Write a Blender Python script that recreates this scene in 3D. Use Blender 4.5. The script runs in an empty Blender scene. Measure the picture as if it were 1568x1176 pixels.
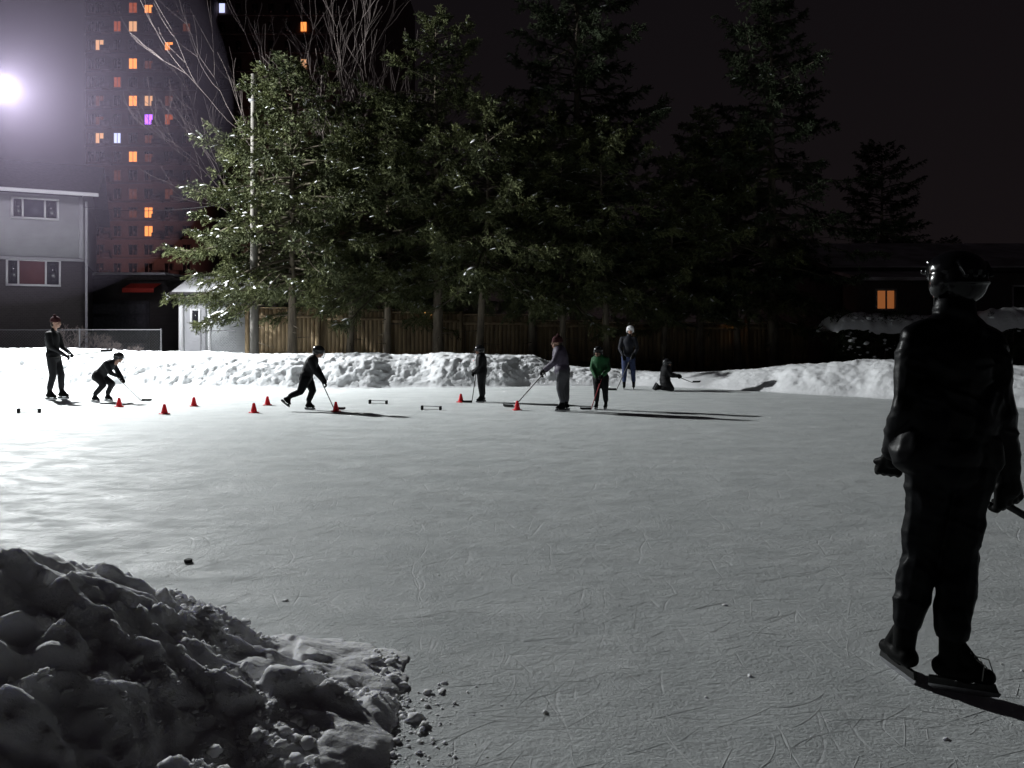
import bpy, bmesh, math, random
import numpy as np
from mathutils import Vector, Matrix
random.seed(5); rng=np.random.default_rng(7)
S=bpy.context.scene
COL=S.collection
# ---------------------------------------------------------------- noise
def _h(ix,iy,iz,seed):
    n=(ix.astype(np.int64)*374761393+iy.astype(np.int64)*668265263+iz.astype(np.int64)*2147483647+seed*974711)&0xffffffff
    n=((n^(n>>13))*1274126177)&0xffffffff
    n=((n^(n>>16))*2246822519)&0xffffffff
    return ((n^(n>>15))&0xffffff)/float(0xffffff)
def vnoise(p,seed=0):
    i=np.floor(p).astype(np.int64); f=p-i; f=f*f*f*(f*(f*6-15)+10)
    r=0
    for a in (0,1):
        for b in (0,1):
            for c in (0,1):
                w=(f[:,0] if a else 1-f[:,0])*(f[:,1] if b else 1-f[:,1])*(f[:,2] if c else 1-f[:,2])
                r=r+w*_h(i[:,0]+a,i[:,1]+b,i[:,2]+c,seed)
    return r*2-1
def fbm(p,oct=4,seed=0):
    r=0;a=1;t=0
    for o in range(oct):
        r=r+a*vnoise(p*(2**o)+o*17.3,seed+o); t+=a; a*=.5
    return r/t
def worley(p,seed=0):
    i=np.floor(p[:,:2]).astype(np.int64); best=np.full(len(p),9.); b2=best.copy(); idv=np.zeros(len(p))
    z=np.zeros(len(p),dtype=np.int64)
    for a in (-1,0,1):
        for b in (-1,0,1):
            cx=i[:,0]+a; cy=i[:,1]+b
            px=cx+_h(cx,cy,z,seed); py=cy+_h(cx,cy,z,seed+5)
            d=np.hypot(p[:,0]-px,p[:,1]-py); v=_h(cx,cy,z,seed+9)
            m=d<best
            b2=np.where(m,best,np.minimum(b2,d)); idv=np.where(m,v,idv); best=np.where(m,d,best)
    return best,b2,idv
# ---------------------------------------------------------------- mesh helpers
def link(o,parent=None):
    COL.objects.link(o)
    if parent is not None: o.parent=parent
    return o
def empty(name,loc=(0,0,0),rz=0,sc=1):
    e=bpy.data.objects.new(name,None); COL.objects.link(e); e.location=loc; e.rotation_euler=(0,0,rz); e.scale=(sc,sc,sc); e.empty_display_size=.2
    return e
def mesh_np(name,V,F,mats=(),mi=None,smooth=False):
    V=np.asarray(V,dtype=np.float32); F=np.asarray(F,dtype=np.int32); k=F.shape[1]; n=len(F)
    me=bpy.data.meshes.new(name); me.vertices.add(len(V)); me.vertices.foreach_set('co',V.ravel())
    me.loops.add(n*k); me.loops.foreach_set('vertex_index',F.ravel())
    me.polygons.add(n); me.polygons.foreach_set('loop_start',np.arange(0,n*k,k,dtype=np.int32))
    me.polygons.foreach_set('loop_total',np.full(n,k,dtype=np.int32))
    if mi is not None: me.polygons.foreach_set('material_index',np.asarray(mi,dtype=np.int32))
    if smooth: me.polygons.foreach_set('use_smooth',np.ones(n,dtype=bool))
    me.update(calc_edges=True); me.validate()
    for m in mats: me.materials.append(m)
    return me
def obj(name,me,parent=None,loc=(0,0,0)):
    o=bpy.data.objects.new(name,me); o.location=loc; return link(o,parent)
def grid(name,P,mats,smooth=True,parent=None):
    a,b,_=P.shape; I=np.arange(a*b).reshape(a,b)
    F=np.stack([I[:-1,:-1],I[1:,:-1],I[1:,1:],I[:-1,1:]],-1).reshape(-1,4)
    return obj(name,mesh_np(name,P.reshape(-1,3),F,mats,smooth=smooth),parent)
BOXF=[(0,3,2,1),(4,5,6,7),(0,1,5,4),(1,2,6,5),(2,3,7,6),(3,0,4,7)]
def boxes(name,L,mats,parent=None,bevel=0):
    """L: list of (x0,x1,y0,y1,z0,z1[,matindex])"""
    V=[];F=[];M=[]
    for b in L:
        x0,x1,y0,y1,z0,z1=b[:6]; k=len(V); m=b[6] if len(b)>6 else 0
        V+=[(x0,y0,z0),(x1,y0,z0),(x1,y1,z0),(x0,y1,z0),(x0,y0,z1),(x1,y0,z1),(x1,y1,z1),(x0,y1,z1)]
        F+=[tuple(k+j for j in f) for f in BOXF]; M+=[m]*6
    o=obj(name,mesh_np(name,V,F,mats,M),parent)
    if bevel:
        md=o.modifiers.new('b','BEVEL'); md.width=bevel; md.segments=2
    return o
def poly(name,V,F,mats,parent=None,smooth=False):
    me=bpy.data.meshes.new(name); me.from_pydata([tuple(v) for v in V],[],F)
    for m in mats: me.materials.append(m)
    if smooth:
        for p in me.polygons: p.use_smooth=True
    return obj(name,me,parent)
def tubes(segs,sides=6):
    """segs arrays p0,p1,r0,r1 -> verts,quads"""
    p0=np.array([s[0] for s in segs],float);p1=np.array([s[1] for s in segs],float)
    r0=np.array([s[2] for s in segs],float);r1=np.array([s[3] for s in segs],float)
    d=p1-p0; d/=np.linalg.norm(d,axis=1,keepdims=True)+1e-9
    a=np.where(np.abs(d[:,2:3])>.9,np.array([[1.,0,0]]),np.array([[0,0,1.]]))
    u=np.cross(d,a); u/=np.linalg.norm(u,axis=1,keepdims=True); v=np.cross(d,u)
    t=np.arange(sides)*2*math.pi/sides
    ring=u[:,None,:]*np.cos(t)[None,:,None]+v[:,None,:]*np.sin(t)[None,:,None]
    A=p0[:,None,:]+ring*r0[:,None,None]; B=p1[:,None,:]+ring*r1[:,None,None]
    V=np.concatenate([A,B],1).reshape(-1,3); n=len(segs); base=np.arange(n)[:,None]*2*sides; j=np.arange(sides)[None,:]; j2=(j+1)%sides
    F=np.stack([base+j,base+j2,base+sides+j2,base+sides+j],-1).reshape(-1,4)
    return V,F
def tube_obj(name,segs,mat,parent=None,sides=6,smooth=True):
    V,F=tubes(segs,sides); return obj(name,mesh_np(name,V,F,[mat],smooth=smooth),parent)
def path_segs(pts,rs):
    return [(pts[i],pts[i+1],rs[i],rs[i+1]) for i in range(len(pts)-1)]
# ---------------------------------------------------------------- materials
def mat(name,col,rough=.7,spec=.3,noise=0,nscale=5,bump=0,bscale=20,emis=None,estr=0,col2=None,metal=0,stretch=(1,1,1),coat=0,bdist=.02,sss=0):
    m=bpy.data.materials.new(name); m.use_nodes=True; nt=m.node_tree; b=nt.nodes['Principled BSDF']
    b.inputs['Base Color'].default_value=(*col,1); b.inputs['Roughness'].default_value=rough
    b.inputs['Specular IOR Level'].default_value=spec; b.inputs['Metallic'].default_value=metal; b.inputs['Coat Weight'].default_value=coat
    if sss:
        b.inputs['Subsurface Weight'].default_value=1.0; b.inputs['Subsurface Radius'].default_value=(1.0,1.0,1.1); b.inputs['Subsurface Scale'].default_value=sss
    tc=nt.nodes.new('ShaderNodeTexCoord'); mp=nt.nodes.new('ShaderNodeMapping'); mp.inputs['Scale'].default_value=stretch
    nt.links.new(tc.outputs['Object'],mp.inputs[0])
    if noise or col2:
        n=nt.nodes.new('ShaderNodeTexNoise'); n.inputs['Scale'].default_value=nscale; n.inputs['Detail'].default_value=4
        nt.links.new(mp.outputs[0],n.inputs['Vector'])
        r=nt.nodes.new('ShaderNodeValToRGB'); c2=col2 or tuple(c*(1-noise) for c in col)
        r.color_ramp.elements[0].position=.35; r.color_ramp.elements[1].position=.65
        r.color_ramp.elements[0].color=(*c2,1); r.color_ramp.elements[1].color=(*col,1)
        nt.links.new(n.outputs[0],r.inputs[0]); nt.links.new(r.outputs[0],b.inputs['Base Color'])
    if bump:
        n=nt.nodes.new('ShaderNodeTexNoise'); n.inputs['Scale'].default_value=bscale; n.inputs['Detail'].default_value=6; n.inputs['Roughness'].default_value=.6
        nt.links.new(mp.outputs[0],n.inputs['Vector'])
        bp=nt.nodes.new('ShaderNodeBump'); bp.inputs['Strength'].default_value=bump; bp.inputs['Distance'].default_value=bdist
        nt.links.new(n.outputs[0],bp.inputs['Height']); nt.links.new(bp.outputs[0],b.inputs['Normal'])
    if emis:
        b.inputs['Emission Color'].default_value=(*emis,1); b.inputs['Emission Strength'].default_value=estr
        try: m.cycles.emission_sampling='NONE'
        except Exception: pass
    return m
M_snow=mat('snow',(.82,.83,.85),.75,.1,noise=.1,nscale=3,bump=.5,bscale=14,bdist=.03)
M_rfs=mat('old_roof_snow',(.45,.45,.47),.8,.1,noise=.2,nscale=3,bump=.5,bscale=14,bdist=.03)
M_snown=mat('snow_pile_surface',(.88,.88,.90),.7,.12,noise=.06,nscale=6,bump=.9,bscale=42,bdist=.014,sss=.016)
M_crumb=mat('snow_crumb',(.84,.84,.86),.7,.12,bump=.4,bscale=60,bdist=.005,sss=.012)
# ice
def ice_material():
    m=bpy.data.materials.new('skated_ice'); m.use_nodes=True; nt=m.node_tree; N=nt.nodes; L=nt.links; b=N['Principled BSDF']
    tc=N.new('ShaderNodeTexCoord')
    def noise(sc,det=6,st=(1,1,1),rough=.55):
        mp=N.new('ShaderNodeMapping'); mp.inputs['Scale'].default_value=st; L.new(tc.outputs['Object'],mp.inputs[0])
        n=N.new('ShaderNodeTexNoise'); n.inputs['Scale'].default_value=sc; n.inputs['Detail'].default_value=det; n.inputs['Roughness'].default_value=rough; L.new(mp.outputs[0],n.inputs['Vector']); return n.outputs[0]
    def math_(op,a,bb):
        k=N.new('ShaderNodeMath'); k.operation=op
        for i,x in enumerate((a,bb)):
            if isinstance(x,(int,float)): k.inputs[i].default_value=x
            else: L.new(x,k.inputs[i])
        return k.outputs[0]
    def ramp(x,p0,p1,c0,c1):
        r=N.new('ShaderNodeValToRGB'); r.color_ramp.elements[0].position=p0; r.color_ramp.elements[1].position=p1
        r.color_ramp.elements[0].color=(*c0,1); r.color_ramp.elements[1].color=(*c1,1); L.new(x,r.inputs[0]); return r.outputs[0]
    def scr(sc,rot,st,th,warp):
        w=N.new('ShaderNodeTexNoise'); w.inputs['Scale'].default_value=.8; w.inputs['Detail'].default_value=2; L.new(tc.outputs['Object'],w.inputs['Vector'])
        mx=N.new('ShaderNodeMix'); mx.data_type='VECTOR'; mx.inputs[0].default_value=warp
        L.new(tc.outputs['Object'],mx.inputs[4]); L.new(w.outputs['Color'],mx.inputs[5])
        mp=N.new('ShaderNodeMapping'); mp.inputs['Rotation'].default_value=(0,0,rot); mp.inputs['Scale'].default_value=st; L.new(mx.outputs[1],mp.inputs[0])
        v=N.new('ShaderNodeTexVoronoi'); v.feature='DISTANCE_TO_EDGE'; v.inputs['Scale'].default_value=sc; L.new(mp.outputs[0],v.inputs['Vector'])
        return ramp(v.outputs['Distance'],0,th,(1,1,1),(0,0,0))
    s1=scr(2.4,.3,(1,.35,1),.010,.3); s3=scr(3.9,1.35,(1,.4,1),.013,.3)
    brk=ramp(noise(2.6,3),.48,.6,(0,0,0),(1,1,1))
    sc=math_('MULTIPLY',math_('MAXIMUM',s1,s3),brk)
    patch=ramp(noise(1.1,10,(1,2.0,1),.74),.33,.68,(.60,.63,.633),(.79,.815,.815))
    mx=N.new('ShaderNodeMix'); mx.data_type='RGBA'; L.new(math_('MULTIPLY',sc,.5),mx.inputs[0]); L.new(patch,mx.inputs[6]); mx.inputs[7].default_value=(.88,.89,.9,1)
    L.new(mx.outputs[2],b.inputs['Base Color'])
    L.new(ramp(noise(2.4,6,(1,2,1),.65),.4,.62,(.33,)*3,(.75,)*3),b.inputs['Roughness']); b.inputs['Specular IOR Level'].default_value=.09
    dust=ramp(noise(1.9,4),.38,.62,(.35,)*3,(1,1,1))
    h=math_('ADD',math_('MULTIPLY',noise(8,7,(1,1.5,1),.72),.62),math_('MULTIPLY',math_('MULTIPLY',noise(40,5,(1,1.3,1),.75),.7),dust))
    h=math_('ADD',h,math_('MULTIPLY',sc,-.10))
    bp=N.new('ShaderNodeBump'); bp.inputs['Strength'].default_value=.8; bp.inputs['Distance'].default_value=.026; L.new(h,bp.inputs['Height']); L.new(bp.outputs[0],b.inputs['Normal'])
    return m
M_ice=ice_material()
M_black=mat('black_cloth',(.014,.014,.016),.7,.15,noise=.4,nscale=8,bump=.3,bscale=60,bdist=.004)
M_shell=mat('black_shell_jacket',(.0025,.0025,.0035),.38,.08,bump=.25,bscale=25,bdist=.006)
M_pants=mat('dark_pants',(.003,.0035,.0045),.46,.06,bump=.3,bscale=30,bdist=.006)
M_glove=mat('black_leather',(.003,.003,.003),.5,.05,bump=.2,bscale=50,bdist=.004)
M_gaiter=mat('neck_gaiter',(.003,.003,.003),.8,.05)
M_helm=mat('black_helmet',(.004,.004,.005),.18,.24)
M_whelm=mat('white_helmet',(.75,.75,.77),.25,.5,coat=.4)
M_dhelm=mat('dark_helmet',(.02,.02,.022),.25,.4,coat=.2)
M_skin=mat('skin',(.4,.24,.18),.5,.3,noise=.1,nscale=20)
M_hair=mat('hair',(.03,.02,.014),.6,.3)
M_eye=mat('eye',(.02,.015,.012),.2,.5)
M_lip=mat('lip',(.3,.1,.09),.5,.4)
M_steel=mat('steel_blade',(.4,.4,.42),.3,.5,metal=1)
M_holder=mat('blade_holder',(.015,.015,.015),.4,.3)
M_lace=mat('laces',(.3,.3,.28),.7,.2)
M_red=mat('red_plastic',(.8,.02,.03),.4,.4,noise=.1,nscale=15)
M_rstick=mat('red_stick_shaft',(.35,.03,.04),.4,.4)
M_stick=mat('stick_shaft',(.04,.035,.03),.4,.4)
M_tape=mat('stick_tape',(.02,.02,.02),.8,.2)
M_purple=mat('purple_jacket',(.075,.06,.095),.6,.3,noise=.4,nscale=9)
M_green=mat('green_jersey',(.03,.14,.05),.7,.2,col2=(.012,.03,.016),nscale=5)
M_jeans=mat('jeans',(.045,.06,.13),.8,.2,noise=.3,nscale=14)
M_grey=mat('grey_cloth',(.08,.08,.09),.8,.2,noise=.3,nscale=10)
M_navy=mat('navy_cloth',(.014,.015,.022),.7,.2,col2=(.03,.03,.035),nscale=4)
M_maroon=mat('maroon_wool',(.05,.018,.02),.9,.1,bump=.4,bscale=80,bdist=.004)
M_bark=mat('bark',(.20,.17,.13),.9,.1,col2=(.09,.075,.06),nscale=7,bump=.9,bscale=18,stretch=(1,1,.25),bdist=.03)
M_limb=mat('limb_bark',(.07,.06,.045),.9,.1)
M_fol=mat('spruce_needles',(.11,.12,.052),.7,.12,col2=(.05,.06,.03),nscale=1.3)
M_fold=mat('spruce_needles_dark',(.045,.055,.032),.75,.12,col2=(.03,.04,.022),nscale=1.3)
M_twig=mat('bare_twigs',(.24,.2,.19),.9,.1,noise=.3,nscale=6)
M_wood=mat('cedar_fence_wood',(.32,.24,.145),.85,.15,col2=(.16,.12,.075),nscale=2.2,stretch=(3,3,.4),bump=.4,bscale=25)
M_pole=mat('weathered_pole',(.17,.16,.145),.9,.1,noise=.35,nscale=6,stretch=(1,1,.2),bump=.3)
M_galv=mat('galvanised_steel',(.16,.16,.17),.6,.2,metal=.3,noise=.2,nscale=20)
# ---------------------------------------------------------------- camera
cam=bpy.data.cameras.new('camera'); co=bpy.data.objects.new('camera',cam); COL.objects.link(co); S.camera=co
co.location=(0,0,1.53); co.rotation_euler=(math.radians(90),0,0)
cam.sensor_width=36; cam.lens=36*1180/1568; cam.shift_y=-83/1568; cam.clip_start=.05; cam.clip_end=1500
# ---------------------------------------------------------------- world
w=bpy.data.worlds.new('World'); S.world=w; w.use_nodes=True; nt=w.node_tree; bg=nt.nodes['Background']
sky=nt.nodes.new('ShaderNodeTexSky'); sky.sky_type='NISHITA'; sky.sun_disc=False; sky.sun_elevation=math.radians(-6); sky.sun_rotation=math.radians(-35)
tc=nt.nodes.new('ShaderNodeTexCoord'); sp=nt.nodes.new('ShaderNodeSeparateXYZ'); nt.links.new(tc.outputs['Generated'],sp.inputs[0])
rp=nt.nodes.new('ShaderNodeValToRGB'); rp.color_ramp.elements[0].position=0; rp.color_ramp.elements[0].color=(.0078,.0057,.0062,1)
rp.color_ramp.elements[1].position=.6; rp.color_ramp.elements[1].color=(.0044,.0036,.0046,1)
nt.links.new(sp.outputs[2],rp.inputs[0])
mx=nt.nodes.new('ShaderNodeMix'); mx.data_type='RGBA'; mx.blend_type='ADD'; mx.inputs[0].default_value=.02
nt.links.new(rp.outputs[0],mx.inputs[6]); nt.links.new(sky.outputs[0],mx.inputs[7]); nt.links.new(mx.outputs[2],bg.inputs[0]); bg.inputs[1].default_value=1.0
S.view_settings.view_transform='Standard'; S.view_settings.look='None'; S.view_settings.exposure=0
# ---------------------------------------------------------------- floodlight (the lit lamp at the left edge)
LP=Vector((-14.62,22.0,8.5)); AIM=Vector((2,10,0)); ad=(AIM-LP).normalized()
fl=empty('floodlight_pole',(0,0,0))
tube_obj('mast',[((-15.2,22.3,0.2),(-15.2,22.3,8.8),.11,.07)],M_galv,fl,12)
tube_obj('bracket_arm',[((-15.2,22.3,8.55),(-14.8,22.1,8.57),.035,.035)],M_galv,fl,8)
q=ad.to_track_quat('-Z','Y').to_matrix().to_4x4(); q.translation=LP-ad*.12
hs=boxes('lamp_housing',[(-.2,.2,-.15,.15,.06,.2),(-.22,-.2,-.17,.17,-.03,.2),(.2,.22,-.17,.17,-.03,.2),(-.2,.2,.15,.17,-.03,.2),(-.2,.2,-.17,-.15,-.03,.2)],[M_black],fl); hs.matrix_world=q
M_lampface=mat('lamp_glass',(.9,.9,.9),.3,emis=(1,.95,1),estr=60)
lf=boxes('lamp_lens',[(-.19,.19,-.14,.14,.03,.058)],[M_lampface],fl); lf.matrix_world=q
ld=bpy.data.lights.new('floodlight_beam','SPOT'); ld.energy=18000; ld.color=(.96,.995,1); ld.spot_size=math.radians(168); ld.spot_blend=.75; ld.shadow_soft_size=.13
lo=bpy.data.objects.new('floodlight_beam',ld); link(lo,fl); lo.matrix_world=Matrix.Translation(LP+ad*.05)@ad.to_track_quat('-Z','Y').to_matrix().to_4x4()
ld=bpy.data.lights.new('floodlight_spill','POINT'); ld.energy=500; ld.color=(.92,.86,1); ld.shadow_soft_size=.1
lo=bpy.data.objects.new('floodlight_spill',ld); link(lo,fl); lo.location=LP+ad*.25+Vector((0,0,-.2))
m=bpy.data.materials.new('lamp_glow_volume'); m.use_nodes=True; nt=m.node_tree; nt.nodes.remove(nt.nodes['Principled BSDF'])  # ball of haze added around the floodlight to make its glow
vs=nt.nodes.new('ShaderNodeVolumeScatter'); vs.inputs['Color'].default_value=(.84,.72,1,1); vs.inputs['Density'].default_value=.0034; vs.inputs['Anisotropy'].default_value=.1
nt.links.new(vs.outputs[0],nt.nodes['Material Output'].inputs['Volume'])
bm=bmesh.new(); bmesh.ops.create_icosphere(bm,subdivisions=4,radius=6.3); me=bpy.data.meshes.new('lamp_glow_volume'); bm.to_mesh(me); bm.free(); me.materials.append(m)
obj('lamp_glow_ball',me,None,LP)
# ---------------------------------------------------------------- ground, ice, bank
obj('ground',mesh_np('ground',[(-600,-300,-.02),(600,-300,-.02),(600,900,-.02),(-600,900,-.02)],[(0,1,2,3)],[M_snow]))
obj('ice_rink',mesh_np('ice_rink',[(-19.5,-8,.0),(15.5,-8,.0),(15.5,22,.0),(-19.5,22,.0)],[(0,1,2,3)],[M_ice]))
ctrl=np.array([(-17,-8),(-18,2),(-18,12),(-16.8,18),(-14.5,19.9),(-11,20.1),(-6,20.0),(-2,20.4),(1.5,20.9),(3.6,20.9),(5.6,19.6),(7,18.3),(8.5,16.9),(10.2,15.0),(12,12),(13.3,7),(13.5,-8)],float)
def catmull(P,n=40):
    out=[]
    Q=np.vstack([2*P[0]-P[1],P,2*P[-1]-P[-2]])
    for i in range(1,len(Q)-2):
        for t in np.linspace(0,1,n,endpoint=False):
            a,b,c,d=Q[i-1:i+3]
            out.append(.5*((2*b)+(-a+c)*t+(2*a-5*b+4*c-d)*t*t+(-a+3*b-3*c+d)*t**3))
    return np.array(out)
cp=catmull(ctrl); seg=np.r_[0,np.cumsum(np.linalg.norm(np.diff(cp,axis=0),axis=1))]
s=np.arange(0,seg[-1],.045); bx=np.interp(s,seg,cp[:,0]); by=np.interp(s,seg,cp[:,1])
tx=np.gradient(bx); ty=np.gradient(by); l=np.hypot(tx,ty); nx=-ty/l; ny=tx/l
k=60; ker=np.ones(k)/k
nx=np.convolve(np.pad(nx,k//2,mode='edge'),ker,'same')[k//2:-k//2]; ny=np.convolve(np.pad(ny,k//2,mode='edge'),ker,'same')[k//2:-k//2]
Hx=[-18,-13,-9,-5,-2,.8,1.6,3.0,4.2,5.5,6.8,7.6,9,11,14]; Hv=[.95,.98,.92,.86,.82,.76,.5,.38,.38,.5,.62,.78,.74,.8,.8]
def yardz(x): return np.interp(x,[-30,-9,-2,4,10,30],[.45,.42,.2,0,-.0,.3])+.05
Hs=np.interp(bx,Hx,Hv)+.035*vnoise(np.c_[s*.9,s*0,s*0],3)+.05*vnoise(np.c_[s*.35,s*0,s*0],4)
U=np.r_[-.25,np.linspace(0,1.3,44),np.linspace(1.36,2.8,22)]
P=np.zeros((len(s),len(U),3)); yz=yardz(bx)
for j,u in enumerate(U):
    wob=.13*vnoise(np.c_[s*1.4,s*0+7,s*0],8)
    uu=u+wob*min(1,max(0,u*2+.4))
    f=np.clip(uu/1.05,0,1); prof=np.sin(f*math.pi/2)**1.0
    back=np.clip((u-1.5)/1.1,0,1); back=back*back*(3-2*back)
    z=Hs*prof*(1-back)+(yz-.05)*back
    P[:,j,0]=bx+nx*u; P[:,j,1]=by+ny*u; P[:,j,2]=z-.012*(u<.02)-.05*(u<0)
flat=P.reshape(-1,3); q=flat*np.array([1,1,1.6])
d1,d2,idv=worley(np.c_[flat[:,0]*3.8+.5*vnoise(q*3,1),(flat[:,1]*.7+flat[:,2])*4.2,flat[:,0]*0],3)
e1,e2,idw=worley(np.c_[flat[:,0]*9,(flat[:,1]*.7+flat[:,2])*9,flat[:,0]*0],6)
disp=.05*(idv-.4)*np.clip((d2-d1)*3,0,1)+.035*(idw-.4)*np.clip((e2-e1)*3,0,1)+.045*fbm(q*4,4,5)+.02*vnoise(q*22,6)
smoothzone=np.exp(-((flat[:,0]-5.0)/1.3)**2)*.75
amp=np.clip(flat[:,2]/.22,0,1)*(1-smoothzone)
NN=np.repeat(np.c_[-nx,-ny,nx*0][:,None,:],len(U),1).reshape(-1,3)*.75+np.array([0,0,.75])
flat+=NN*(disp*amp)[:,None]
grid('snow_bank',flat.reshape(P.shape),[M_snow])
gx=np.linspace(-70,70,281); gy=np.r_[np.linspace(22.2,34,60),np.linspace(36,130,40)]
X,Y=np.meshgrid(gx,gy,indexing='ij'); Z=yardz(X)+.05*fbm(np.c_[X.ravel()*.7,Y.ravel()*.7,X.ravel()*0],4,2).reshape(X.shape)-.04
Z[:,0]-=.6
grid('snowy_yard_ground',np.stack([X,Y,Z],-1),[M_snow])
# near snow pile
gx=np.arange(-5.2,.25,.011); gy=np.arange(.9,4.9,.011); X,Y=np.meshgrid(gx,gy,indexing='ij'); x=X.ravel(); y=Y.ravel()
qq=np.c_[x,y,x*0]
xw=x+.14*fbm(qq*2.1,4,21); yw=y+.14*fbm(qq*2.1+9,4,22)
crest=np.interp(xw,[-6,-2.6,-1.94,-1.6,-1.3,-1.0,-.75,-.5,-.3],[.80,.72,.62,.49,.32,.17,.09,.035,-.04])
yc=np.interp(xw,[-5,-2,-1.2,-.5],[3.45,3.05,3.05,3.1])
v=yw-yc
front=1+np.minimum(v,0)/7.0; backp=1-np.maximum(v,0)/np.interp(xw,[-2,-.5],[1.1,.55])
h=np.where(crest>0,crest*np.clip(np.minimum(front,backp),-.2,1),crest)
h=np.where(h>0,h,h*.5)
lm=np.clip(h/.1+.1,0,1)*np.clip(.5+crest,.2,1.0)
# broken slabs: tilted voronoi blocks at three sizes
def slabs(sx,sy,wf,wa,seed,tilt):
    a=x*sx+wa*vnoise(qq*wf,seed+1); b=y*sy+wa*vnoise(qq*wf+5,seed+2)
    f1,f2,idc=worley(np.c_[a,b,a*0],seed)
    ang_=idc*37.0
    t_=(np.cos(ang_)*np.mod(a,1.0)+np.sin(ang_)*np.mod(b,1.0)-.5)*0
    edge=np.clip((f2-f1)*3.2,0,1)
    edge=edge*edge*(3-2*edge)
    return (idc-.4)*edge+ .25*(1-f1)*edge
rough=(fbm(qq*1.3,3,52)*2.6+.85).clip(.15,1.6)
h=h+lm*(.115*slabs(3.2,4.0,2.6,.9,31,1)+.065*slabs(7.5,10,6,.7,33,1)*rough+.036*slabs(17,22,13,.5,35,1)*rough+.017*slabs(38,44,25,.4,37,1)*rough+.05*fbm(qq*2.3,3,41)+.018*fbm(qq*12,4,45)+.035*(1-np.abs(fbm(qq*5.0,3,44))*3).clip(-1,1))
h=h-.03*lm
h=np.where(h<.004,-.03,h)
hg=h.reshape(X.shape)
grid('snow_pile',np.stack([x,y,h],-1).reshape(X.shape+(3,)),[M_snown])
def pile_z(a,b):
    i=int((a+5.2)/.011); j=int((b-.9)/.011)
    return max(0,hg[i,j]) if 0<=i<hg.shape[0] and 0<=j<hg.shape[1] else 0
def crumbs(name,C,R,material,sub=2,seed=1):
    bm=bmesh.new(); bmesh.ops.create_icosphere(bm,subdivisions=sub,radius=1); T=np.array([v.co[:] for v in bm.verts]); F=np.array([[v.index for v in f.verts] for f in bm.faces]); bm.free()
    V=[];FF=[]
    r=np.random.default_rng(seed)
    for i,(c,rad) in enumerate(zip(C,R)):
        n=fbm(T*1.5+r.random(3)*50,3,seed); sc=rad*(.6+.7*r.random(3)); sc[2]*=.6
        a=r.random()*6.28; p=T*(1+.9*n)[:,None]; p=np.sign(p)*np.abs(p)**.85*sc
        p=np.c_[p[:,0]*math.cos(a)-p[:,1]*math.sin(a),p[:,0]*math.sin(a)+p[:,1]*math.cos(a),p[:,2]]
        V.append(p+c+np.array([0,0,rad*.12])); FF.append(F+len(T)*i)
    return obj(name,mesh_np(name,np.vstack(V),np.vstack(FF),[material],smooth=False))
C=[];R=[]
for i in range(1300):
    t=random.random(); ex=-.6-2.2*t; ey=3.2+.95*t
    if random.random()<.35: ex=-.6+.12*random.random(); ey=2.3+.9*random.random()
    o=abs(random.gauss(0,.17)); C.append((ex+o*.9,ey+o*.6*random.uniform(-.3,1),0)); R.append(min(.016,.0025+.0035*random.expovariate(1.2)))
for i in range(4200):
    a_=random.uniform(-3.2,-.45); b_=random.uniform(1.6,3.7); z_=pile_z(a_,b_)
    if z_<.01 or fbm(np.array([[a_*2.2,b_*2.2,0]]),2,77)[0]<-.02: continue
    C.append((a_,b_,z_)); R.append(min(.03,.003+.006*random.expovariate(1.1)))
for i in range(420):
    C.append((random.uniform(-7,8),2.4+random.random()**1.6*14,0)); R.append(.002+.003*random.expovariate(2.2))
for c,r_ in (((-.39,3.02,0),.036),((-.34,2.98,0),.026),((-1.72,4.1,0),.014),((-1.28,4.35,0),.014),((1.18,4.28,0),.012),((1.62,2.88,0),.01),((-.47,3.3,0),.022),((-.3,3.25,0),.015),((-.5,2.75,0),.04),((.13,3.08,0),.012),((1.05,3.4,0),.01)):
    C.append(c); R.append(r_)
crumbs('snow_crumbs',C,R,M_crumb,2,3)
bm=bmesh.new(); bmesh.ops.create_cone(bm,cap_ends=True,segments=24,radius1=.026,radius2=.026,depth=.02); bmesh.ops.bevel(bm,geom=[e for e in bm.edges],offset=.003,segments=2,affect='EDGES')
me=bpy.data.meshes.new('hockey_puck'); bm.to_mesh(me); bm.free(); me.materials.append(M_tape); obj('hockey_puck',me,None,(-2.13,5.07,.011))
# skate marks : low ridges of shaved ice
V=[];F=[];k0=0
for i in range(2200):
    yy=2.3+14*random.random()**1.5; xx=random.uniform(-.75,.8)*yy*1.0+random.uniform(-.4,.4); a=random.random()*6.28 if random.random()<.35 else random.gauss(.3,.6); L_=random.uniform(.03,.35); cv=random.gauss(0,1.5); wd=random.uniform(.0008,.0022)*(1+yy*.12); n=6
    hgt=random.uniform(.0003,.0012)
    for j in range(n+1):
        aa=a+cv*j/n*L_; 
        if j: xx+=math.cos(aa)*L_/n; yy+=math.sin(aa)*L_/n
        tp=math.sin(math.pi*min(1,max(0,j/n)))**.5; wx=-math.sin(aa)*wd*tp; wy=math.cos(aa)*wd*tp
        V+=[(xx-wx,yy-wy,.0006),(xx,yy,.001+hgt*tp*random.uniform(.1,1)),(xx+wx,yy+wy,.0006)]
        if j<n:
            b=k0+j*3; F+=[(b,b+3,b+4,b+1),(b+1,b+4,b+5,b+2)]
    k0+=3*(n+1)
M_mark=mat('shaved_ice',(.80,.82,.82),.6,.1)
obj('skate_marks',mesh_np('skate_marks',V,F,[M_mark]))
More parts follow.
